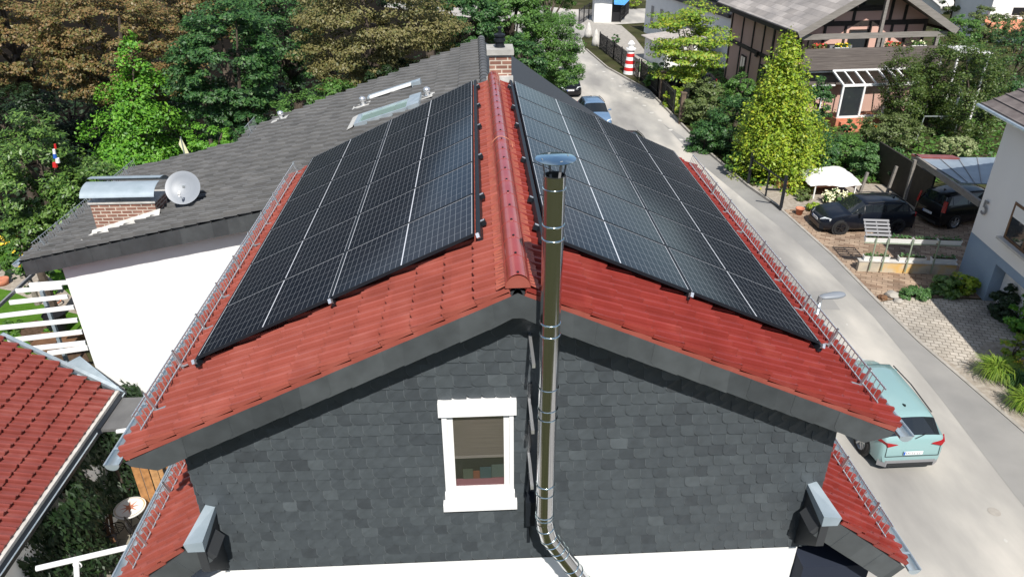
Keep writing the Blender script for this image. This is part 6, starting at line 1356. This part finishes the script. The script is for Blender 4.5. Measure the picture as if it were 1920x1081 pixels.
# pergola beside the white gable
pg = empty('pergola', (-10.4, 11.0, 0), 0, 'white pergola of parallel beams against the white gable wall', 'pergola'); o_ = pg.location.copy(); zp = 3.0
def Pg(px, py, z=zp): return at(px, py, z)-o_
for (a, b_) in (((128, 528), (55, 534)), ((95, 538), (30, 545)), ((105, 556), (18, 567)), ((116, 576), (0, 592)), ((122, 600), (-10, 615)), ((130, 622), (15, 638)), ((136, 643), (60, 653)), ((140, 652), (90, 662))):
    q = MB(); q.bar(Pg(*a)+Vector((.35, 0, 0)), Pg(*b_), .07, .12); q.build('beam', 'white', pg)
q = MB(); q.bar(Pg(64, 512), Pg(-20, 590), .06, .10); q.build('edge_beam', 'skid_grey', pg)
q = MB(); q.bar(Pg(78, 545), Pg(78, 545)-Vector((0, 0, zp)), .10); q.build('post', 'zinc_pale', pg)
sheet('lawn', gp([(-60, 640), (-60, 480), (30, 470), (140, 520), (160, 640), (60, 700)]), .004, 'lawn')
sheet('gravel_path', gp([(-60, 530), (-60, 505), (70, 500), (140, 560), (150, 590), (90, 575), (20, 545)]), .008, 'gravel')
sheet('flower_bed', gp([(20, 612), (70, 600), (150, 640), (175, 690), (110, 690)]), .010, 'soil')
for (px, py, rx_, rz_, m_, lb) in ((20, 622, 26, 14, 'leaf_mid', 'leafy clump under the pergola near the outbuilding roof'), (92, 592, 14, 10, 'leaf_mid', 'small green clump on the path under the middle pergola beams'), (100, 630, 22, 9, 'leaf_bright', 'low greenery by the black tub under the pergola'), (92, 552, 14, 9, 'leaf_bright', 'small green bush near the pergola post'), (58, 548, 12, 7, 'leaf_mid', 'low herbs along the path beyond the pergola')):
    c_ = at(px, py); broad('shrub', lb, px, py-4, c_.y, rx_, rz_, m_, cat='shrub', N=900, leaf=4.5, clumps=18, crp=.3, tr=False)
q = MB(); p = at(112, 622); q.lathe([(0, 0), (.30, 0), (.36, .75), (.38, .75), (.34, .70), (0, .66)], p, 20); tag(q.build('black_tub', 'black', smooth=True, angle=40), 'tall black tub beneath the pergola beams', 'tub')
q = MB(); p = at(6, 533); q.lathe([(0, 0), (.20, 0), (.27, .25), (.24, .25), (0, .2)], p, 16); tag(q.build('plant_pot', 'terracotta', smooth=True), 'orange terracotta bowl at the left edge beside the path', 'plant pot')
q = MB(); p = at(102, 566, .15); q.tube([p+Vector((math.cos(t)*.22, math.sin(t)*.22, .02)) for t in np.linspace(0, 6.283, 17)], .03, 6); tag(q.build('hose_coil', 'terracotta', smooth=True), 'reddish hose coil lying under the pergola', 'hose')
q = MB(); p = at(110, 652); q.box(p.x-.7, p.x+.7, p.y-.3, p.y+.5, 0, .35); tag(q.build('bark_bin', 'brown_wood'), 'low brown timber bin below the last pergola beams', 'bin')
# garden flags and cloth seen against the trees
fp = empty('small_flag', at(346, 290, Y=18), 0, 'small pale yellow flag on a thin pole above the grey roof edge', 'flag'); zt_ = fp.location.z; fp.location.z = 0
q = MB(); q.tube([(0, 0, 0), (0, 0, zt_+.6)], .02, 6); q.build('pole', 'galv', fp)
q = MB(); q.add([(0, 0, zt_+.6), (-.12, .02, zt_+.35), (.05, .05, zt_-.15), (.22, .03, zt_-.30), (.12, 0, zt_+.2)], [(0, 1, 2, 4), (4, 2, 3)]); q.build('cloth', 'flower_cream', fp)
fp = empty('striped_windsock', at(106, 300, Y=16.4), 0, 'red, white and blue windsock hanging in the laurel', 'windsock')
for i, (m_, dx, dz) in enumerate((('red_paint', .10, .42), ('white', .02, .26), ('plate_blue', .0, .12), ('white', .04, -.02), ('red_paint', -.08, -.16))):
    q = MB(); q.tube([(dx, 0, dz+.08), (dx-.02, 0, dz-.06)], [.032+.008*i, .036+.010*i], 8); q.build('band', m_, fp)
